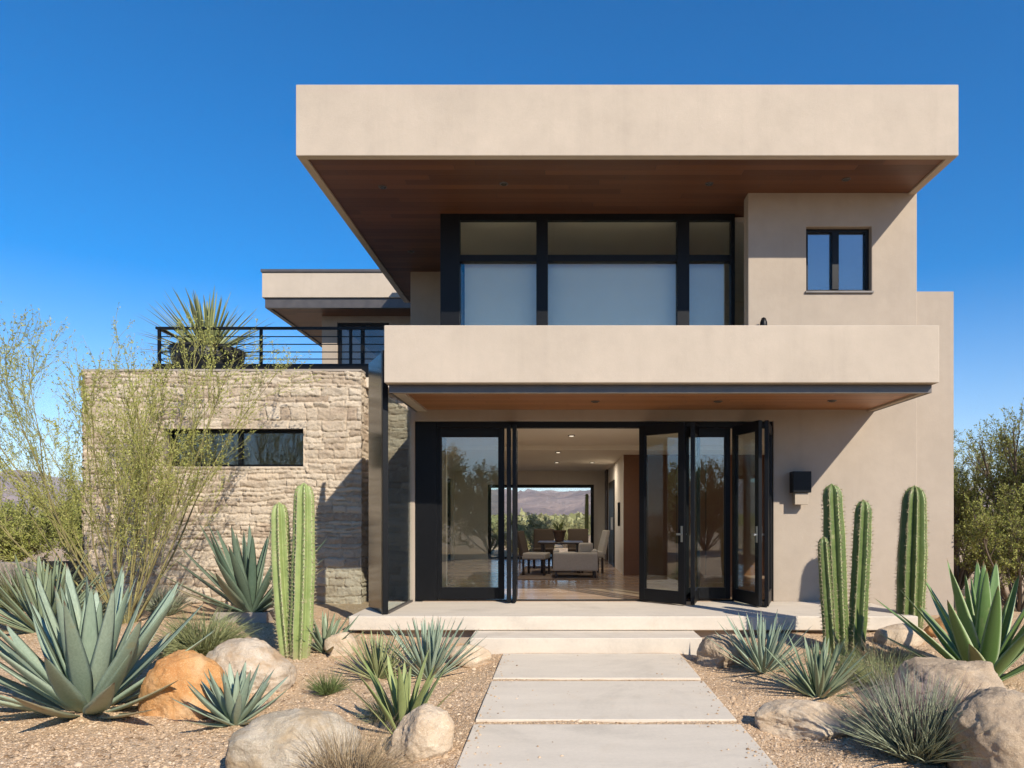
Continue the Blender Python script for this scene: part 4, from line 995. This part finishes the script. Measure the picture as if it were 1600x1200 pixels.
for (x, y, sc, rz, lab) in ((-9.7, 14.9, .95, 1.2, 'bright green bush behind the black gate'), (-13.9, 15.6, 1.1, 2.6, 'bright green bush farthest left behind the garden wall'), (-11.6, 18.6, 1.25, 4.0, 'larger bright green bush rising between the two behind the garden wall')):
    c = copy_tree(lb); c.location = (x, y, .3); c.scale = (sc,)*3; c.rotation_euler = (0, 0, rz); c['label'] = lab
# desert seen through the rear window
db = shrub('desert_shrub', 'yellow green desert shrub seen through the rear window', 'shrub', (-1.2, 27, .2), 1.55, 1.2, 131, nst=12, nb=9, nt=7, nl=12, leaf=.06, lw=.5, lm='far_leaf', r0=.03, fan=.9, upb=.12, L1=.42, L2=.26, group='desert shrubs beyond the rear window')
rs = np.random.RandomState(9)
for k in range(22):
    y = 25 + 34*rs.rand()**1.3; x = (rs.rand()*9.0 - 6.0)*y/27; sc = rs.uniform(.6, 1.05)
    c = copy_tree(db); c.location = (x, y, float(ground_z(x, y))-.05); c.scale = (sc*1.15, sc*1.15, sc); c.rotation_euler = (0, 0, rs.rand()*6.28)
# far scrub as one mass
n = 9000; yy = 60*(12.0**rs.rand(n)); xx = (rs.rand(n)*2-1)*yy*1.25
sz = rs.uniform(.5, 1.3, n)
m_ = 10; C = np.stack([xx, yy, ground_z(xx, yy)], -1)[:, None] + rs.normal(size=(n, m_, 3))*np.array([.55, .55, .28])*sz[:, None, None] + np.array([0, 0, .55])*sz[:, None, None]
C = C.reshape(-1, 3); Dd = norm(rs.normal(size=C.shape)); Nn = norm(np.cross(Dd, rs.normal(size=C.shape))); s2 = np.repeat(sz, m_)
V, Q = diamonds(C, Dd, Nn, .75*s2, .5*s2)
tag(np_obj('desert_scrub', V, Q, M['far_leaf'], None, False), 'far desert scrub fading toward the mountains', 'scrub', kind='stuff')
# trees across the drive, seen only as reflections in the glass
tb = shrub('desert_tree', 'leafy desert tree across the drive, reflected in the door glass', 'tree', (-3.0, -9.5, 0), 3.6, .9, 141, nst=20, nb=12, nt=8, nl=16, leaf=.085, lw=.55, lm='pine_leaf', r0=.03, fan=.95, upb=.10, s1=.08, L1=.42, L2=.26, group='trees across the drive reflected in the glass')
for (x, y, sc, rz) in ((.6, -10.5, 1.0, 1.), (3.2, -11.5, 1.15, 2.), (6.8, -12.5, 1.1, 3.), (-6.5, -11, 1.2, 4.), (-10, -12.5, 1.1, 5.), (10.5, -13.5, 1.15, .5), (-13, 4.8, 1.0, 1.7), (-16.5, 7.4, 1.25, 2.9), (-14.5, 1.2, 1.15, 3.6)):
    c = copy_tree(tb); c.location = (x, y, 0); c.scale = (sc,)*3; c.rotation_euler = (0, 0, rz)
# terrace planter with yucca
yx, yy_ = X(325, 12.5), 12.5
pt = thing('planter_bowl', 'wide dark planter bowl on the terrace behind the railing', 'planter', (yx, yy_, 3.955))
MB().lathe([(.34, 0), (.50, .12), (.58, .40), (.62, .62), (.57, .62), (.54, .55)], 32).build('bowl', M['pot'], pt, smooth=True)
MB().lathe([(.53, .50), (.1, .57)], 24).build('soil', M['soil'], pt)
agave('yucca', 'spiky pale green yucca in the terrace planter bowl', 'yucca', (yx, yy_, 4.47), 'yucca', .3, n=130, L=1.12, W=.055, e_in=88, e_out=-6, curl=(0, -8), seed=151, base_r=.10, thick=.3, jit=.4, sink=0)

# ------------------------------------------------------------------ dining room
def legs(t, w, d, h, m, r=.022):
    for sx in (-1, 1):
        for sy in (-1, 1): MB().box(sx*w-r, sx*w+r, sy*d-r, sy*d+r, 0, h).build('leg', m, t, .004)
def chair(lab, x, y, rz, mseat='fabric', mback='fabric_dark', h=.92):
    t = thing('dining_chair', lab, 'chair', (x, y, FZ), rz, 'dining chairs')
    MB().box(-.25, .25, -.25, .25, .34, .47).build('seat', M[mseat], t, .03)
    mb = MB(); n = len(mb.v)
    mb.v += [(-.25, .20, .40), (.25, .20, .40), (.25, .29, .40), (-.25, .29, .40), (-.24, .33, h), (.24, .33, h), (.24, .39, h), (-.24, .39, h)]
    mb.f += [tuple(q) for q in ((0,3,2,1),(4,5,6,7),(0,1,5,4),(1,2,6,5),(2,3,7,6),(3,0,4,7))]
    mb.build('backrest', M[mback], t, .02); legs(t, .22, .22, .34, M['darkwood'])
    return t
rug = MB().box(-.85, .75, 13.6, 17.0, FZ+.003, FZ+.016).build('rug', M['rug'], None, .004); tag(rug, 'flat brown rug under the dining table', 'rug')
tb_ = thing('dining_table', 'dark dining table in the middle of the room', 'table', (0, 15.3, FZ+.016))
MB().box(-.48, .48, -.55, .55, .62, .66).build('tabletop', M['darkwood'], tb_, .008)
for sx in (-1, 1): MB().box(sx*.38-.04, sx*.38+.04, -.42, .42, 0, .618).build('leg', M['darkwood'], tb_, .004)
chair('brown backed chair at the left side of the dining table', X(838, 14.6), 14.6, R(90)).rotation_euler = (0, 0, R(78))
chair('far left dining chair beyond the table', -.40, 16.5, 0, 'fabric_dark')
chair('far right dining chair beyond the table', .42, 16.6, 0, 'fabric_dark')
chair('pale cushioned chair at the right side of the dining table', X(922, 15.2), 15.2, R(-90), 'fabric', 'fabric').rotation_euler = (0, 0, R(-80))
ac = thing('armchair', 'low linen armchair with its back to the doorway', 'armchair', (X(899, 13.9), 14.05, FZ+.016))
MB().box(-.44, .44, -.36, -.20, .14, .50).build('backrest', M['fabric'], ac, .03)
MB().box(-.44, .44, -.198, .42, .14, .40).build('seat', M['fabric'], ac, .03)
MB().box(-.44, -.32, -.19, .40, .402, .54).build('armrest', M['fabric'], ac, .03); MB().box(.32, .44, -.19, .40, .402, .54).build('armrest', M['fabric'], ac, .03)
legs(ac, .38, .30, .14, M['darkwood'])
for (dx, rz, lab) in ((.20, .3, 'linen cushion on the right of the armchair'), (-.12, -.2, 'flat folded cushion lying on the left of the armchair')):
    c = MB().box(-.15, .15, -.05, .05, 0, .28 if dx > 0 else .10).build('cushion', M['fabric'], None, .04, loc=(X(899, 13.9)+dx, 14.0, FZ+.42)); c.rotation_euler = (.15, 0, rz); tag(c, lab, 'cushion')
pp = thing('flower_pot', 'brown clay pot on the dining table', 'pot', (X(874, 15.2), 15.2, FZ+.677))
MB().lathe([(.09, 0), (.135, .20), (.15, .21), (.15, .245), (.13, .245)], 20).build('pot', M['terracotta'], pp)
grass('pot_plant', 'leafy stems growing from the clay pot on the table', 'plant', (X(874, 15.2), 15.2, FZ+.90), 'tuft', 22, .34, .035, 40, 25, 161, .03)
st = thing('side_table', 'slim dark pedestal table near the rear window', 'table', (X(812, 18.5), 18.5, FZ))
MB().box(-.14, .14, -.14, .14, .38, .72).build('tabletop', M['darkwood'], st, .05); MB().lathe([(.10, 0), (.025, .03), (.025, .38)], 14).build('pedestal', M['bronze'], st)
ci = thing('indoor_cactus', 'tall slender dark cactus standing inside by the rear window', 'cactus', (X(916, 19.2), 19.2, FZ))
V_, t0 = None, None
column(ci, (0, 0, .3), (.02, 0, Z(771, 19.2)-FZ), .055, 'cactus_dark', 31, 6)
MB().lathe([(.12, 0), (.17, .34), (.15, .34)], 18).build('pot', M['pot'], ci)
sc_ = thing('wall_sconce', 'thin dark sconce on the grey partition wall inside', 'lamp', (1.298, 15.4, Z(822, 15.4)))
MB().box(-.05, -.002, -.03, .03, 0, .52).build('backplate', M['black'], sc_, .01)
#PLANTS_END

# ------------------------------------------------------------------ light, sky, camera
sun_dir = Vector((-.68, 1.0, -.83)).normalized()
sd = bpy.data.lights.new('sun', 'SUN'); sd.energy = 5.0; sd.angle = R(.53); sd.color = (1.0, .92, .79)
so = bpy.data.objects.new('sun', sd); COL.objects.link(so); so.rotation_euler = sun_dir.to_track_quat('-Z', 'Y').to_euler(); so.location = (8, -12, 12)
w = bpy.data.worlds.new('World'); scene.world = w; w.use_nodes = True; nt = w.node_tree
bg = nt.nodes['Background']; sky = nt.nodes.new('ShaderNodeTexSky'); sky.sky_type = 'NISHITA'; sky.sun_disc = False
sky.sun_elevation = math.asin(-sun_dir.z); sky.sun_rotation = math.atan2(-sun_dir.x, -sun_dir.y)
sky.air_density = 1.0; sky.dust_density = .5; sky.ozone_density = 5.0; sky.altitude = 800
hs = nt.nodes.new('ShaderNodeHueSaturation'); tc_ = nt.nodes.new('ShaderNodeTexCoord'); sx_ = nt.nodes.new('ShaderNodeSeparateXYZ'); mr_ = nt.nodes.new('ShaderNodeMapRange'); nt.links.new(tc_.outputs['Generated'], sx_.inputs[0]); nt.links.new(sx_.outputs['Z'], mr_.inputs['Value']); mr_.inputs['From Max'].default_value = .58; mr_.inputs['To Min'].default_value = 1.0; mr_.inputs['To Max'].default_value = 1.75; nt.links.new(mr_.outputs[0], hs.inputs['Saturation']); nt.links.new(sky.outputs[0], hs.inputs['Color']); nt.links.new(hs.outputs[0], bg.inputs[0]); bg.inputs[1].default_value = .135
cd = bpy.data.cameras.new('camera'); cam = bpy.data.objects.new('camera', cd); COL.objects.link(cam); scene.camera = cam
cam.location = (0, 0, H); cam.rotation_euler = (R(90), 0, 0); cd.sensor_width = 36; cd.lens = 36*F/1600; cd.clip_end = 9000; cd.clip_start = .05
cd.shift_x = -(VX-800)/1600; cd.shift_y = (VY-600)/1600
scene.view_settings.view_transform = 'Standard'; scene.view_settings.look = 'None'; scene.view_settings.exposure = .42; scene.view_settings.gamma = 1
cy = scene.cycles; cy.use_denoising = True; cy.max_bounces = 10; cy.diffuse_bounces = 5; cy.glossy_bounces = 5; cy.transparent_max_bounces = 24; cy.volume_bounces = 0; cy.sample_clamp_indirect = 6.0
cy.caustics_reflective = False; cy.caustics_refractive = False
